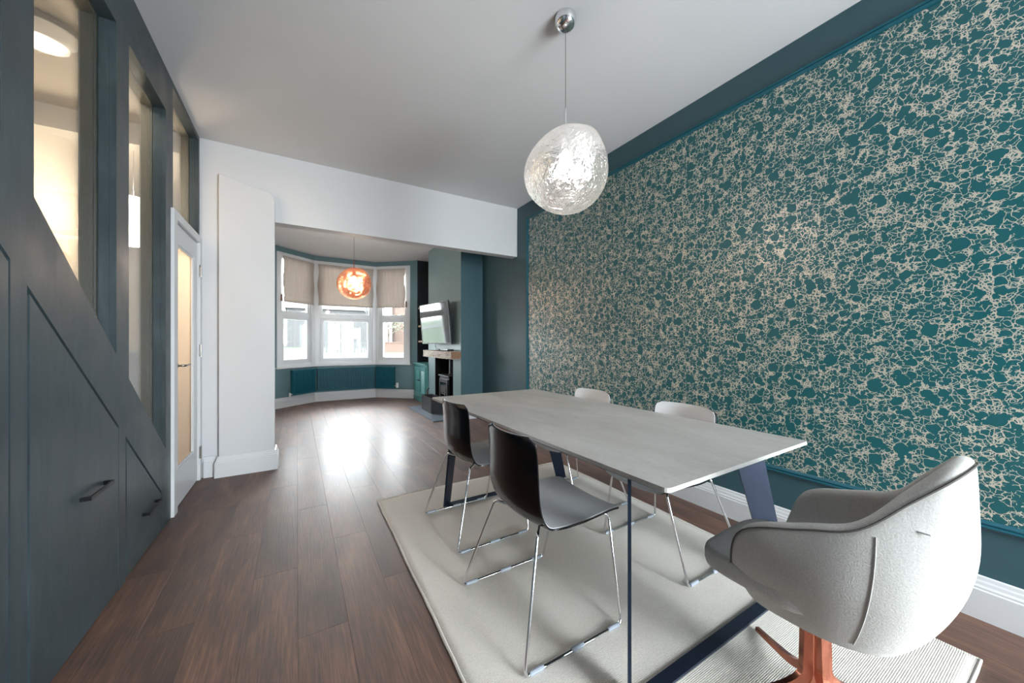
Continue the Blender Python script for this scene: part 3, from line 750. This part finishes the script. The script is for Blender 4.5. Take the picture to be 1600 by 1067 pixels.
# log box with copper handle and ash tray on the hearth
lb = empty('log_box', (1.98, 5.98, .014)); tag(lb, 'black metal log box with a copper handle on the hearth', 'log box')
MB().box((-.10, -.26, 0), (-.085, .26, .25)).box((.085, -.26, 0), (.10, .26, .25)).box((-.085, -.26, 0), (.085, -.245, .25)).box((-.085, .245, 0), (.085, .26, .25)).box((-.085, -.245, 0), (.085, .245, .012)).build('bin', M['cast_iron'], lb)
MB().tube(rounded([(-.0, .252, .23), (-.0, .252, .33), (0, .16, .36)], .03), .010, 8).build('handle', M['copper'], lb, smooth=True)
for i in range(3):
    MB().tube([(-.045+.045*i, -.23, .05+.05*(i % 2)), (-.04+.04*i, .22, .055+.05*(i % 2))], .034, 9).build('log', M['bark'], lb)
# alcove: louvred cabinet and shelves
cab = empty('louvred_cabinet', (2.12, 7.12, 0)); tag(cab, 'sea-green alcove cabinet with two louvred doors', 'cabinet')
cw = .41
MB().box((0.0, -cw, 0), (.39, -cw+.04, .74)).box((0.0, cw-.03, 0), (.39, cw, .74)).box((0, -cw+.04, 0), (.02, cw-.03, .10)).box((0, -cw+.04, .70), (.39, cw-.03, .74)).box((.37, -cw+.04, .10), (.39, cw-.03, .70)).build('carcass', M['teal_cab'], cab)
MB().box((-.03, -cw, .74), (.39, cw, .765)).build('top_board', M['teal_cab'], cab, bevel=.004)
MB().box((-.02, -cw, 0), (0, cw, .085)).build('plinth', M['teal_cab'], cab, bevel=.005)
for k, (a, b) in enumerate(((-cw+.045, -.006), (.0, cw-.035))):
    d = MB().box((-.022, a, .105), (-.002, a+.055, .695)).box((-.022, b-.055, .105), (-.002, b, .695)).box((-.022, a+.055, .105), (-.002, b-.055, .19)).box((-.022, a+.055, .62), (-.002, b-.055, .695)).build('door', M['teal_cab'], cab)
    n = 17
    for j in range(n):
        z = .20+j*(.41/(n-1))
        MB().prism([(-.021, z-.011), (-.017, z-.011), (-.004, z+.010), (-.008, z+.010)], 'y', a+.056, b-.056).build('slat', M['teal_cab'], d)
    kn = (b-.03) if k == 0 else (a+.03)
    MB().lathe([(.005, 0), (.005, -.012), (.013, -.018), (.011, -.028)], (-.022, kn, .43), 10, 'x').build('knob', M['black_metal'], d)
for k, z in enumerate((1.20, 1.52, 1.90)):
    tag(MB().box((2.20, CY1+.002, z-.018), (XR-.002, 7.538, z+.018)).build('alcove_shelf', M['shelf']), ['lowest pale wooden shelf in the alcove beside the chimney breast', 'middle pale wooden shelf in the alcove beside the chimney breast', 'top pale wooden shelf in the alcove beside the chimney breast'][k], 'shelf', 'alcove shelves')
struct(sweep_profile([(XR, CY0-.004), (CX, CY0-.004)], SK, M['gloss_white'], 'baseboard_chimney'))

# ------------------------------------------------------------------ rug
def rug():
    x0, x1, y0, y1 = .50, 2.175, .25, 2.81; nx, ny = 44, 66; v = []; f = []
    rnd = random.Random(5)
    def hgt(x, y): return .010+.0012*math.sin(x*5+y*3)+.0010*math.sin(y*9-x*4)
    for s in (0, 1):
        for j in range(ny+1):
            for i in range(nx+1):
                x = x0+(x1-x0)*i/nx; y = y0+(y1-y0)*j/ny
                if i in (0, nx): x += .0015*math.sin(y*9)+.001*math.sin(y*31)
                if j in (0, ny): y += .002*math.sin(x*8)
                sk = (x-1.33)*.004
                v.append((x+(y-1.5)*.010, y+sk, hgt(x, y) if s == 0 else .0005))
    k = (nx+1)*(ny+1)
    for s in (0, 1):
        for j in range(ny):
            for i in range(nx):
                q = (s*k+j*(nx+1)+i, s*k+j*(nx+1)+i+1, s*k+(j+1)*(nx+1)+i+1, s*k+(j+1)*(nx+1)+i); f.append(q if s == 0 else q[::-1])
    bd = [i for i in range(nx+1)]+[j*(nx+1)+nx for j in range(1, ny+1)]+[ny*(nx+1)+i for i in range(nx-1, -1, -1)]+[j*(nx+1) for j in range(ny-1, 0, -1)]
    for a, b in zip(bd, bd[1:]+bd[:1]): f.append((a, k+a, k+b, b))
    root = empty('area_rug', (0, 0, 0)); 
    o = mesh_obj('woven_field', v, f, M['rug'], root, smooth=True)
    edge = [(v[i][0], v[i][1], .007) for i in bd[::2]]
    e = MB().tube(edge, .0065, 6, close=True).build('bound_edge', M['rug'], root, smooth=True)
    return tag(root, 'large cream woven rug under the dining table', 'rug')
rug()
RZ = .0112      # standing height on the rug

# ------------------------------------------------------------------ dining table
TC = Vector((1.443, 1.752, 0)); 
tab = empty('dining_table', (TC.x, TC.y, RZ), math.radians(.8)); tag(tab, 'rectangular dining table with pale ceramic top and dark steel legs', 'table')
hw, hl, tz = .505, 1.06, .74-RZ
def slab(z0, z1, inset0, inset1, r=.02):
    v = []; f = []; rings = []
    def ring(ins, z):
        pts = []
        for cx, cy, a0 in ((1, 1, 0), (-1, 1, 90), (-1, -1, 180), (1, -1, 270)):
            for k in range(5):
                a = math.radians(a0+k*22.5); pts.append((cx*(hw-ins-r)+r*math.cos(a), cy*(hl-ins-r)+r*math.sin(a), z))
        return pts
    R = [ring(inset0, z0), ring(inset1, z1)]
    n = len(R[0]); v = R[0]+R[1]
    f = [(i, (i+1) % n, n+(i+1) % n, n+i) for i in range(n)]+[tuple(range(n))[::-1], tuple(range(n, 2*n))]
    return v, f
v, f = slab(tz-.014, tz, .0, .0015); fix(mesh_obj('table_top', v, f, M['top'], tab))
v, f = slab(tz-.034, tz-.0142, .035, .001); fix(mesh_obj('chamfered_underframe', v, f, M['steel_dark'], tab))
def loc(p): # world plan -> table local
    return Matrix.Rotation(-math.radians(.8), 3, 'Z') @ (Vector(p)-Vector((TC.x, TC.y, RZ)))
def leg_plate(bx, by, tx, ty, dx, dy, wb, wt, zt=.706):
    d = Vector((dx, dy, 0)).normalized(); n = Vector((-d.y, d.x, 0)); th = .006
    b = Vector((bx, by, RZ+.004)); t = Vector((tx, ty, zt)); v = []
    for c, w in ((b, wb), (t, wt)):
        for s1, s2 in ((-1, -1), (1, -1), (1, 1), (-1, 1)): v.append(loc(c+d*w/2*s1+n*th*s2))
    f = [(3, 2, 1, 0), (4, 5, 6, 7)]+[(i, (i+1) % 4, 4+(i+1) % 4, 4+i) for i in range(4)]
    return fix(mesh_obj('leg', v, f, M['steel_dark'], tab))
for dy in (0, 1.655):
    leg_plate(.925, .805+dy, 1.045, .910+dy, .753, .658, .085, .13)
    leg_plate(1.965, .805+dy, 1.85, .910+dy, -.753, .658, .085, .13)
    a = [loc((.915, .772+dy, RZ)), loc((1.975, .772+dy, RZ)), loc((1.975, .818+dy, RZ)), loc((.915, .818+dy, RZ))]
    vv = a+[q+Vector((0, 0, .010)) for q in a]
    fix(mesh_obj('floor_bar', vv, [(3, 2, 1, 0), (4, 5, 6, 7)]+[(i, (i+1) % 4, 4+(i+1) % 4, 4+i) for i in range(4)], M['steel_dark'], tab))
    a = [loc((1.0, .89+dy, .700)), loc((1.90, .89+dy, .700)), loc((1.90, .93+dy, .700)), loc((1.0, .93+dy, .700))]
    vv = a+[q+Vector((0, 0, .008)) for q in a]
    fix(mesh_obj('top_bar', vv, [(3, 2, 1, 0), (4, 5, 6, 7)]+[(i, (i+1) % 4, 4+(i+1) % 4, 4+i) for i in range(4)], M['steel_dark'], tab))

# ------------------------------------------------------------------ sled chairs (local +x = forward)
def grid_solid(name, G, Nrm, t0, t1, mat, parent):
    ns, nt = len(G), len(G[0]); v = []; f = []
    for t in (t0, t1):
        for i in range(ns):
            for j in range(nt): v.append(G[i][j]+Nrm[i][j]*t)
    k = ns*nt
    for s in (0, 1):
        for i in range(ns-1):
            for j in range(nt-1):
                q = (s*k+i*nt+j, s*k+i*nt+j+1, s*k+(i+1)*nt+j+1, s*k+(i+1)*nt+j); f.append(q if s else q[::-1])
    bd = [j for j in range(nt)]+[i*nt+nt-1 for i in range(1, ns)]+[(ns-1)*nt+j for j in range(nt-2, -1, -1)]+[i*nt for i in range(ns-2, 0, -1)]
    for a, b in zip(bd, bd[1:]+bd[:1]): f.append((a, b, k+b, k+a))
    o = fix(mesh_obj(name, v, f, mat, parent, smooth=True)); o.data.set_sharp_from_angle(angle=math.radians(50)); return o
def shell_grid(ins=0):
    prof = [(.318, 0, .412), (.300, 0, .431), (.24, 0, .440), (.15, 0, .437), (.06, 0, .430), (-.03, 0, .428), (-.095, 0, .442), (-.142, 0, .485), (-.160, 0, .555), (-.164, 0, .64), (-.168, 0, .72), (-.178, 0, .800)]
    P = catmull(prof, 5); L = [0]
    for a, b in zip(P, P[1:]): L.append(L[-1]+(b-a).length)
    T = L[-1]; G = []; N = []; nt = 21
    for i, p in enumerate(P):
        s = L[i]/T; tg = (P[min(i+1, len(P)-1)]-P[max(i-1, 0)]).normalized(); nm = Vector((tg.z, 0, -tg.x)) # inside (up / forward)
        nm = Vector((-tg.z, 0, tg.x)) if nm.z < 0 or (abs(nm.z) < .3 and nm.x < 0) else nm
        w = .205+.018*math.sin(min(1, s/.5)*math.pi) - .010*max(0, (s-.6)/.4) - ins
        r = .045
        for e in (L[i], T-L[i]):
            if e < r: w -= r-math.sqrt(max(0, r*r-(r-e)**2))
        back = max(0, min(1, (s-.42)/.2)); back = back*back*(3-2*back)
        row = []; nr = []
        for j in range(nt):
            t = -1+2*j/(nt-1)
            q = p+Vector((0, w*t, 0)); q.z += (1-back)*.014*t*t; q.x += back*.038*abs(t)**2.2
            row.append(q); nn = nm+Vector((0, -t*.35*back-.12*t*(1-back), 0)); nr.append(nn.normalized())
        G.append(row); N.append(nr)
    return G, N
def sled_chair(inner):
    root = empty('dining_chair')
    G, N = shell_grid()
    sh = grid_solid('shell', G, N, -.007, 0, M['black_gloss'], root)
    G2, N2 = shell_grid(.0045); grid_solid('seat_facing', G2, N2, .0002, .0022, inner, sh)
    for s in (-1, 1):
        path = [(-.02, s*.06, .412), (-.085, s*.14, .418), (-.115, s*.175, .425), (-.24, s*.275, .0075), (.235, s*.275, .0075), (.262, s*.178, .412), (.19, s*.14, .424), (.12, s*.06, .418)]
        lg = MB().tube(rounded(path, .022, 5), .0062, 10).build('sled_leg', M['chrome'], root, smooth=True)
        for gx in (-.19, .0, .19):
            MB().lathe([(.0072, gx-.030), (.0088, gx-.026), (.0088, gx+.026), (.0072, gx+.030)], (0, s*.275, .0090), 10, 'x').build('glide', M['glide'], lg)
    for gx in (-.02, .12):
        MB().tube([(gx, -.062, .415), (gx, .062, .415)], .0062, 8).build('crossbar', M['chrome'], root)
    MB().box((-.04, -.05, .4215), (.14, .05, .4232)).build('mount_plate', M['chrome'], root)
    return root
chair_l = sled_chair(M['grey_seat']); chair_r = sled_chair(M['white_seat'])
chair_l.location = (.917, 1.322, RZ); tag(chair_l, 'black-backed dining chair with chrome sled legs, nearest on the left of the table', 'chair', 'sled dining chairs')
c2 = copy_tree(chair_l); c2.location = (.988, 2.13, RZ); c2['label'] = 'black-backed dining chair with chrome sled legs, far one on the left of the table'; c2.rotation_euler = (0, 0, math.radians(1.5))
chair_r.location = (1.832, 1.312, RZ); chair_r.rotation_euler = (0, 0, math.pi); tag(chair_r, 'white-fronted sled dining chair by the wallpaper, the nearer of the two', 'chair', 'sled dining chairs')
c4 = copy_tree(chair_r); c4.location = (1.832, 2.085, RZ); c4['label'] = 'white-fronted sled dining chair by the wallpaper, the farther of the two'

# ------------------------------------------------------------------ upholstered armchair (local +y = forward)
def armchair():
    root = empty('armchair', (1.427, .471, RZ), math.radians(2)); tag(root, 'pale grey upholstered bucket armchair on a copper base at the table end', 'armchair')
    def sym(h): return catmull([(-x, y, z) for x, y, z in h]+[(x, y, z) for x, y, z in h[:-1][::-1]], 6)
    rim = sym([(.244, .202, .452), (.254, .128, .590), (.228, -.022, .650), (.201, -.128, .688), (.142, -.212, .775), (.086, -.276, .842), (0, -.299, .868)])
    mid = sym([(.244, .206, 0), (.263, .125, 0), (.266, -.02, 0), (.246, -.13, 0), (.192, -.230, 0), (.108, -.290, 0), (0, -.308, 0)])
    n = len(rim); zb = .335
    rows_o = []; rows_i = []
    K = 12
    for i in range(n):
        p = mid[i]; rz = rim[i].z; ro = []; ri = []
        t = (mid[min(i+1, n-1)]-mid[max(i-1, 0)]).normalized(); nin = Vector((-t.y, t.x, 0))
        if nin.dot(Vector((0, .02, 0))-p) < 0: nin = -nin
        for k in range(K+1):
            z = zb+(rz-zb)*k/K
            sc = .62+.38*math.sin(min(1, (z-zb)/.34)*math.pi/2)**.8
            w = max(0, (z-.50)/max(.05, rz-.50)); w = min(1, w)**1.3 if rz > .52 else 0
            q = Vector((p.x*sc, .02+(p.y-.02)*sc, z)); q.x += (rim[i].x-p.x)*w; q.y += (rim[i].y-p.y)*w; ro.append(q)
        th = .032+.012*math.sin(math.pi*i/(n-1))
        for k in range(K+1):
            q = ro[k]+nin*th; q.z = max(q.z, zb+.03) if k < K else q.z; ri.append(q)
        top = ro[-1]*.5+ri[-1]*.5+Vector((0, 0, .014))
        a1 = ro[-1]+(top-ro[-1])*.5+Vector((0, 0, .006))-nin*.002; a2 = ri[-1]+(top-ri[-1])*.5+Vector((0, 0, .006))+nin*.002
        rows_o.append(ro+[a1, top, a2]+ri[::-1])
    m = len(rows_o[0]); v = [q for r in rows_o for q in r]; f = []
    for i in range(n-1):
        for j in range(m-1): f.append((i*m+j, i*m+j+1, (i+1)*m+j+1, (i+1)*m+j))
    f.append(tuple(range(m))[::-1]); f.append(tuple((n-1)*m+j for j in range(m)))
    sh = fix(mesh_obj('bucket_shell', v, f, M['felt'], root, smooth=True))
    ss = sh.modifiers.new('sub', 'SUBSURF'); ss.levels = 1; ss.render_levels = 1
    # underside pan closing the bucket
    pv = [(0, .02, zb)]+[tuple(r[0]+Vector((0, 0, .004))) for r in rows_o]; pf = [(0, i+1, i+2) for i in range(n-1)]+[(0, n, 1)]
    k = len(pv); pv += [(a, b, c+.03) for a, b, c in pv]; pf2 = [tuple(k+q for q in t)[::-1] for t in pf]
    sides = [(i+1, k+i+1, k+i+2, i+2) for i in range(n-1)]+[(n, k+n, k+1, 1)]
    fix(mesh_obj('seat_pan', pv, pf+pf2+sides, M['felt'], root))
    # piping along the outer rim
    MB().tube([r[K]+(r[K]-r[K+2]).normalized()*.0015+Vector((0, 0, .002)) for r in rows_o], .0028, 6).build('piping', M['piping'], sh, smooth=True)
    for idx in (20, n-21):
        MB().tube([r for r in [q+(q-Vector((0, 0, q.z))).normalized()*.0006 for q in rows_o[idx][1:K]]], .0016, 6).build('seam', M['felt'], sh, smooth=True)
    q = rows_o[25][10]; nq = (q-Vector((0, 0, q.z))).normalized()
    MB().tube(rounded([q-nq*.002+Vector((0, .012, 0)), q+nq*.006+Vector((0, .010, .001)), q+nq*.006+Vector((0, -.010, .001)), q-nq*.002+Vector((0, -.012, 0))], .004), .0022, 6).build('pull_tab', M['white_plastic'], sh, smooth=True)
    # seat cushion
    cu = []; cf = []; nn = 40
    def se(a, sx, sy, e=.32):
        c, s = math.cos(a), math.sin(a); return (sx*math.copysign(abs(c)**e, c), sy*math.copysign(abs(s)**e, s))
    lv = [(.90, .385), (.98, .40), (1.0, .42), (1.0, .445), (.985, .460), (.94, .466), (.7, .470), (.3, .472)]
    for (s, z) in lv:
        for j in range(nn):
            a_ = 2*math.pi*j/nn; x, y = se(a_, .222*s, .255*s, .32) if math.sin(a_) > 0 else se(a_, .222*s*(1-.16*abs(math.sin(a_))), .20*s, .85)
            cu.append((x*(1-.10*(y > 0)*y/.255), y+.045, z-.012*max(0, y/.255)**3))
    for i in range(len(lv)-1):
        for j in range(nn): cf.append((i*nn+j, i*nn+(j+1) % nn, (i+1)*nn+(j+1) % nn, (i+1)*nn+j))
    cf.append(tuple(range(nn))[::-1]); cf.append(tuple((len(lv)-1)*nn+j for j in range(nn)))
    fix(mesh_obj('seat_cushion', cu, cf, M['felt'], root, smooth=True))
    # copper swivel base
    MB().lathe([(.06, .336), (.06, .330), (.026, .325), (.024, .10), (.03, .085), (.028, .07)], (0, .02, 0), 24).build('column', M['copper'], root, smooth=True)
    for k in range(4):
        a = math.radians(53+90*k); c, s = math.cos(a), math.sin(a)
        path = catmull([(0.022, .315), (.027, .18), (.038, .105), (.10, .062), (.20, .034), (.305, .010)], 5)
        v = []; f = []
        P = [(p.x, p.y) for p in path]
        for i, (r, z) in enumerate(P):
            t = i/(len(P)-1); w = .020*(1-t)+.010*t; hh = .018*(1-t)+.007*t
            for (aa, bb) in ((-w, -hh), (w, -hh), (w*.6, hh), (-w*.6, hh)):
                d0 = P[max(i-1, 0)]; d1 = P[min(i+1, len(P)-1)]; tx, tz_ = d1[0]-d0[0], d1[1]-d0[1]; l = math.hypot(tx, tz_); nx, nz = -tz_/l, tx/l
                rr, zz = r+nx*bb, z+nz*bb
                v.append((rr*c-aa*s, .02+rr*s+aa*c, max(.001, zz)))
        for i in range(len(P)-1):
            for j in range(4): f.append((i*4+j, i*4+(j+1) % 4, (i+1)*4+(j+1) % 4, (i+1)*4+j))
        f.append((3, 2, 1, 0)); f.append(tuple((len(P)-1)*4+j for j in range(4)))
        fix(mesh_obj('base_leg', v, f, M['copper'], root, smooth=True)).data.set_sharp_from_angle(angle=math.radians(35))
    return root
arm = armchair()

# ------------------------------------------------------------------ blown-glass pendants
def melt(name, top, zc, R, mat, cable, bulbmat, label, power, color, seed, rose):
    rz = top[2]
    root = empty(name, top); tag(root, label, 'pendant lamp', 'blown glass pendants')
    MB().lathe([(.058, 0), (.06, -.006), (.06, -.02), (.055, -.04), (.042, -.058), (.02, -.068), (.006, -.07)], (0, 0, 0), 32).build('ceiling_rose', M[rose], root, smooth=True)
    MB().tube([(0, 0, -.065), (0, 0, zc-rz+R+.10)], .0022, 6).build('cord', M[cable], root)
    MB().tube([(0, 0, zc-rz+R+.11), (0, 0, zc-rz+R-.10)], .006, 10).build('stem', M['chrome' if rose == 'chrome' else 'copper'], root, smooth=True)
    MB().lathe([(.02, R-.06), (.024, R-.07), (.024, R-.12), (.018, R-.125)], (0, 0, zc-rz), 16).build('lamp_holder', M['chrome' if rose == 'chrome' else 'copper'], root, smooth=True)
    MB().lathe([(.012, R-.122), (.03, R-.15), (.036, R-.175), (.03, R-.20), (.004, R-.212)], (0, 0, zc-rz), 18).build('bulb', M[bulbmat], root, smooth=True)
    D = [(Vector(q).normalized(), a, e) for q, a, e in seed]
    v = []; f = []; ns, nt = 40, 64
    for i in range(ns+1):
        th = math.radians(7)+(math.pi-math.radians(7))*i/ns
        for j in range(nt):
            ph = 2*math.pi*j/nt; d = Vector((math.sin(th)*math.cos(ph), math.sin(th)*math.sin(ph), math.cos(th)))
            r = 1.0
            for q, a, e in D: r += a*max(0, d.dot(q))**e
            v.append((d.x*R*r, d.y*R*r, zc-rz+d.z*R*r*.98))
    for i in range(ns):
        for j in range(nt): f.append((i*nt+j, (i+1)*nt+j, (i+1)*nt+(j+1) % nt, i*nt+(j+1) % nt))
    o = mesh_obj('glass_shade', v, f, mat, root, smooth=True)
    o.data.transform(Matrix.Identity(4))
    point(name+'_light', (0, 0, zc-rz+R-.262), power, color, .04, root)
    return root
melt('clear_glass_pendant', (1.262, 1.540, H), 2.118, .232, M['melt_clear'], 'hinge', 'bulb', 'large clear silvered blown-glass pendant above the dining table', 13, (1, .93, .84), [((.46, -.28, .84), .17, 16), ((-.55, .33, .77), -.15, 4), ((.5, .3, .25), .05, 4), ((.86, -.51, .25), -.05, 10), ((-.3, -.6, -.6), .05, 5), ((.3, .7, -.5), -.08, 5), ((0, 0, -1), .02, 6)], 'chrome')
melt('copper_glass_pendant', (.705, 5.62, HF), 2.03, .232, M['melt_copper'], 'copper', 'bulb_warm', 'copper blown-glass pendant hanging in the bay window room', 42, (1, .93, .86), [((-.6, .3, .7), -.07, 5), ((.5, -.3, .7), .05, 8), ((.3, .5, -.4), .04, 4), ((-.5, -.5, -.5), -.05, 6)], 'copper')

# ------------------------------------------------------------------ rear of the room, behind the camera
rw = MB().box((XL-.14, YR-.15, 0), (1.2, YR, H+.05)).box((2.44, YR-.15, 0), (XR, YR, H+.05)).box((1.2, YR-.15, 2.4), (2.44, YR, H+.05))
struct(rw.build('wall_rear', M['white']))
gw = struct(empty('window_4', (1.82, YR-.08, 0)), 'glazed garden doors behind the camera', 'window')
fr = MB()
for x in (-.585, 0, .585): fr.box((x-.035, -.03, 0), (x+.035, .03, 2.4))
fr.box((-.62, -.03, 2.33), (.62, .03, 2.4)).box((-.62, -.03, 0), (.62, .03, .07))
fr.build('window_frame', M['steel_dark'], gw)
for a in (-.55, .035): box('pane', (a, -.004, .07), (a+.515, .004, 2.33), M['glass'], gw)
gs = struct(empty('window_5', (XR+.07, (GY0+GY1)/2, 0)), 'glazed garden door in the right wall behind the camera', 'window')
fr = MB(); hl2 = (GY1-GY0)/2
for y in (-hl2+.035, 0, hl2-.035): fr.box((-.03, y-.035, 0), (.03, y+.035, GZ))
fr.box((-.03, -hl2, GZ-.07), (.03, hl2, GZ)).box((-.03, -hl2, 0), (.03, hl2, .07)).build('window_frame', M['steel_dark'], gs)
for a in (-hl2+.07, .035): box('pane', (-.004, a, .07), (.004, a+hl2-.105, GZ-.07), M['glass'], gs)

# ------------------------------------------------------------------ outside the bay: street
g = MB().prism([(8.25, -.25), (14, -.1), (40, .62), (90, .9), (90, -1.0), (8.25, -1.0)], 'x', -60, 60)
struct(g.build('ground_front_lawn', M['grass']), 'pale lawn outside the bay window', 'lawn')
struct(MB().box((-14, -20, -.3), (14, YR-.2, -.06)).box((XR+.2, YR-.2, -.3), (14, 6, -.06)).build('ground_garden', M['patio']))
struct(MB().prism([(8.35, -.24), (8.35, -.2), (14, -.06), (14, -.1)], 'x', -12, 14).build('ground_bounce_strip', M['bounce_ground']))  # unseen pale strip added to bounce sky light in through the bay
def road_z(y): return -.1+(y-14)*.72/26
struct(MB().prism([(33.5, road_z(33.5)+.0), (33.5, road_z(33.5)+.03), (38, road_z(38)+.03), (38, road_z(38))], 'x', -50, 50).build('ground_road', M['tarmac']))
def car(loc, rz, mat, label):
    r = empty('parked_car', loc, rz); tag(r, label, 'car', 'cars parked across the lawn')
    body = [(-2.1, .35), (-2.1, .75), (-1.95, .88), (-1.2, .95), (-.55, 1.42), (.75, 1.45), (1.55, .98), (2.05, .9), (2.1, .7), (2.1, .35)]
    MB().prism(body, 'y', -.85, .85).build('body', mat, r, bevel=.08)
    for s in (-1, 1):
        MB().prism([(-1.0, .98), (-.48, 1.34), (.05, 1.36), (.05, .98)], 'y', s*.851, s*.87).build('window_glass', M['car_glass'], r)
        MB().prism([(.12, .98), (.12, 1.36), (.7, 1.36), (1.3, .98)], 'y', s*.851, s*.87).build('window_glass', M['car_glass'], r)
        for x in (-1.35, 1.3): MB().lathe([(.32, s*.72), (.32, s*.88)], (x, 0, .32), 18, 'y').build('wheel', M['tyre'], r)
car((14.0, 35.5, road_z(35.5)+.03), 0, M['car_silver'], 'pale silver car seen through the right bay window')
car((-5.4, 35.5, road_z(35.5)+.03), math.pi, M['car_blue'], 'pale blue-grey car seen through the left bay window')
def house(x0, x1, y, hgt, mat, label, wins):
    r = empty('far_house', ((x0+x1)/2, y, .7)); tag(r, label, 'house', 'houses across the street'); w = (x1-x0)/2
    MB().box((-w, 0, -.5), (w, 6, hgt)).build('wall', mat, r)
    MB().prism([(-.4, hgt), (6.4, hgt), (3, hgt+2.6)], 'x', -w-.2, w+.2).build('roof', M['roof'], r)
    for (wx, wz, ww, wh) in wins:
        f = MB().box((wx-ww/2, -.06, wz), (wx-ww/2+.09, .0, wz+wh)).box((wx+ww/2-.09, -.06, wz), (wx+ww/2, 0, wz+wh)).box((wx-ww/2+.09, -.06, wz), (wx+ww/2-.09, 0, wz+.09)).box((wx-ww/2+.09, -.06, wz+wh-.09), (wx+ww/2-.09, 0, wz+wh)).box((wx-.04, -.05, wz+.09), (wx+.04, 0, wz+wh-.09)).build('window', M['upvc'], r)
        box('pane', (wx-ww/2+.09, -.02, wz+.09), (wx+ww/2-.09, -.005, wz+wh-.09), M['car_glass'], f)
house(11.0, 24, 44, 5.2, M['brick'], 'red brick house across the street, seen through the right bay window', [(-3.2, .8, 1.9, 2.0), (1.2, .8, 1.9, 2.0), (-3.2, 3.3, 1.6, 1.3), (1.2, 3.3, 1.6, 1.3)])
house(-1, 9.5, 48, 4.4, M['render_w'], 'white rendered house across the street, seen through the middle bay window', [(-2.8, .9, 1.8, 1.3), (1.6, .9, 1.8, 1.3), (-2.4, 2.9, .8, 1.0)])
house(-14, -2, 48, 4.8, M['render_w'], 'white rendered house across the street, seen through the left bay window', [(-3, .9, 1.8, 1.4), (2.5, .9, 1.8, 1.4), (2.5, 3.0, 1.5, 1.2)])
tag(MB().box((6.3, 31.0, .2), (10.2, 31.3, 1.15)).box((6.2, 30.95, 1.15), (10.3, 31.35, 1.22)).build('garden_wall', M['brick']), 'low brick garden wall across the lawn', 'garden wall')
fe = empty('picket_fence', (3.6, 31.2, .40)); tag(fe, 'white picket fence across the lawn', 'fence')
MB().box((-2.2, .02, .30), (2.4, .06, .38)).box((-2.2, .02, .68), (2.4, .06, .76)).build('rail', M['render_w'], fe)
for i in range(19):
    MB().prism([(-2.2+i*.25, -.1), (-2.08+i*.25, -.1), (-2.08+i*.25, .82), (-2.14+i*.25, .9), (-2.2+i*.25, .82)], 'y', 0, .02).build('picket', M['render_w'], fe)
def tree(x, y, hgt, seed, label):
    r = empty('street_tree', (x, y, .3)); tag(r, label, 'tree', 'trees across the street'); rnd = random.Random(seed)
    mb = MB().tube([(0, 0, -.3), (.05, 0, hgt*.35), (0, .1, hgt*.6)], [.16, .12, .07], 8)
    tips = []
    for k in range(9):
        a = rnd.uniform(0, 6.28); z0 = hgt*rnd.uniform(.3, .55); l = rnd.uniform(1.0, 2.2)
        e = Vector((math.cos(a)*l, math.sin(a)*l, z0+rnd.uniform(.6, 1.8))); mb.tube([(0, 0, z0), e*.5+Vector((0, 0, z0*.5)), e], [.06, .04, .02], 5); tips.append(e)
    mb.build('trunk', M['bark'], r)
    v = []; f = []
    for e in tips:
        for _ in range(70):
            c = e+Vector((rnd.gauss(0, .5), rnd.gauss(0, .5), rnd.gauss(0, .45))); s = .10
            a = Vector((rnd.gauss(0, 1), rnd.gauss(0, 1), rnd.gauss(0, 1))).normalized()*s; b = a.cross(Vector((rnd.gauss(0, 1), rnd.gauss(0, 1), rnd.gauss(0, 1)))).normalized()*s*.6
            n = len(v); v += [c-a, c-b, c+a, c+b]; f.append((n, n+1, n+2, n+3))
    lo = mesh_obj('foliage', v, f, M['leaf'], r); lo['kind'] = 'stuff'
tree(8.4, 40.0, 5.0, 1, 'bare-branched street tree seen through the middle bay window')
tree(-3.2, 33.0, 5.4, 2, 'leafy street tree seen through the left bay window')
tag(MB().tube([(5.3, 34, .4), (5.3, 34, 5.5)], .06, 8).lathe([(.03, 5.5), (.16, 5.55), (.1, 5.75)], (5.3, 34, 0), 10).build('lamp_post', M['tarmac']), 'thin grey lamp post across the lawn', 'lamp post')
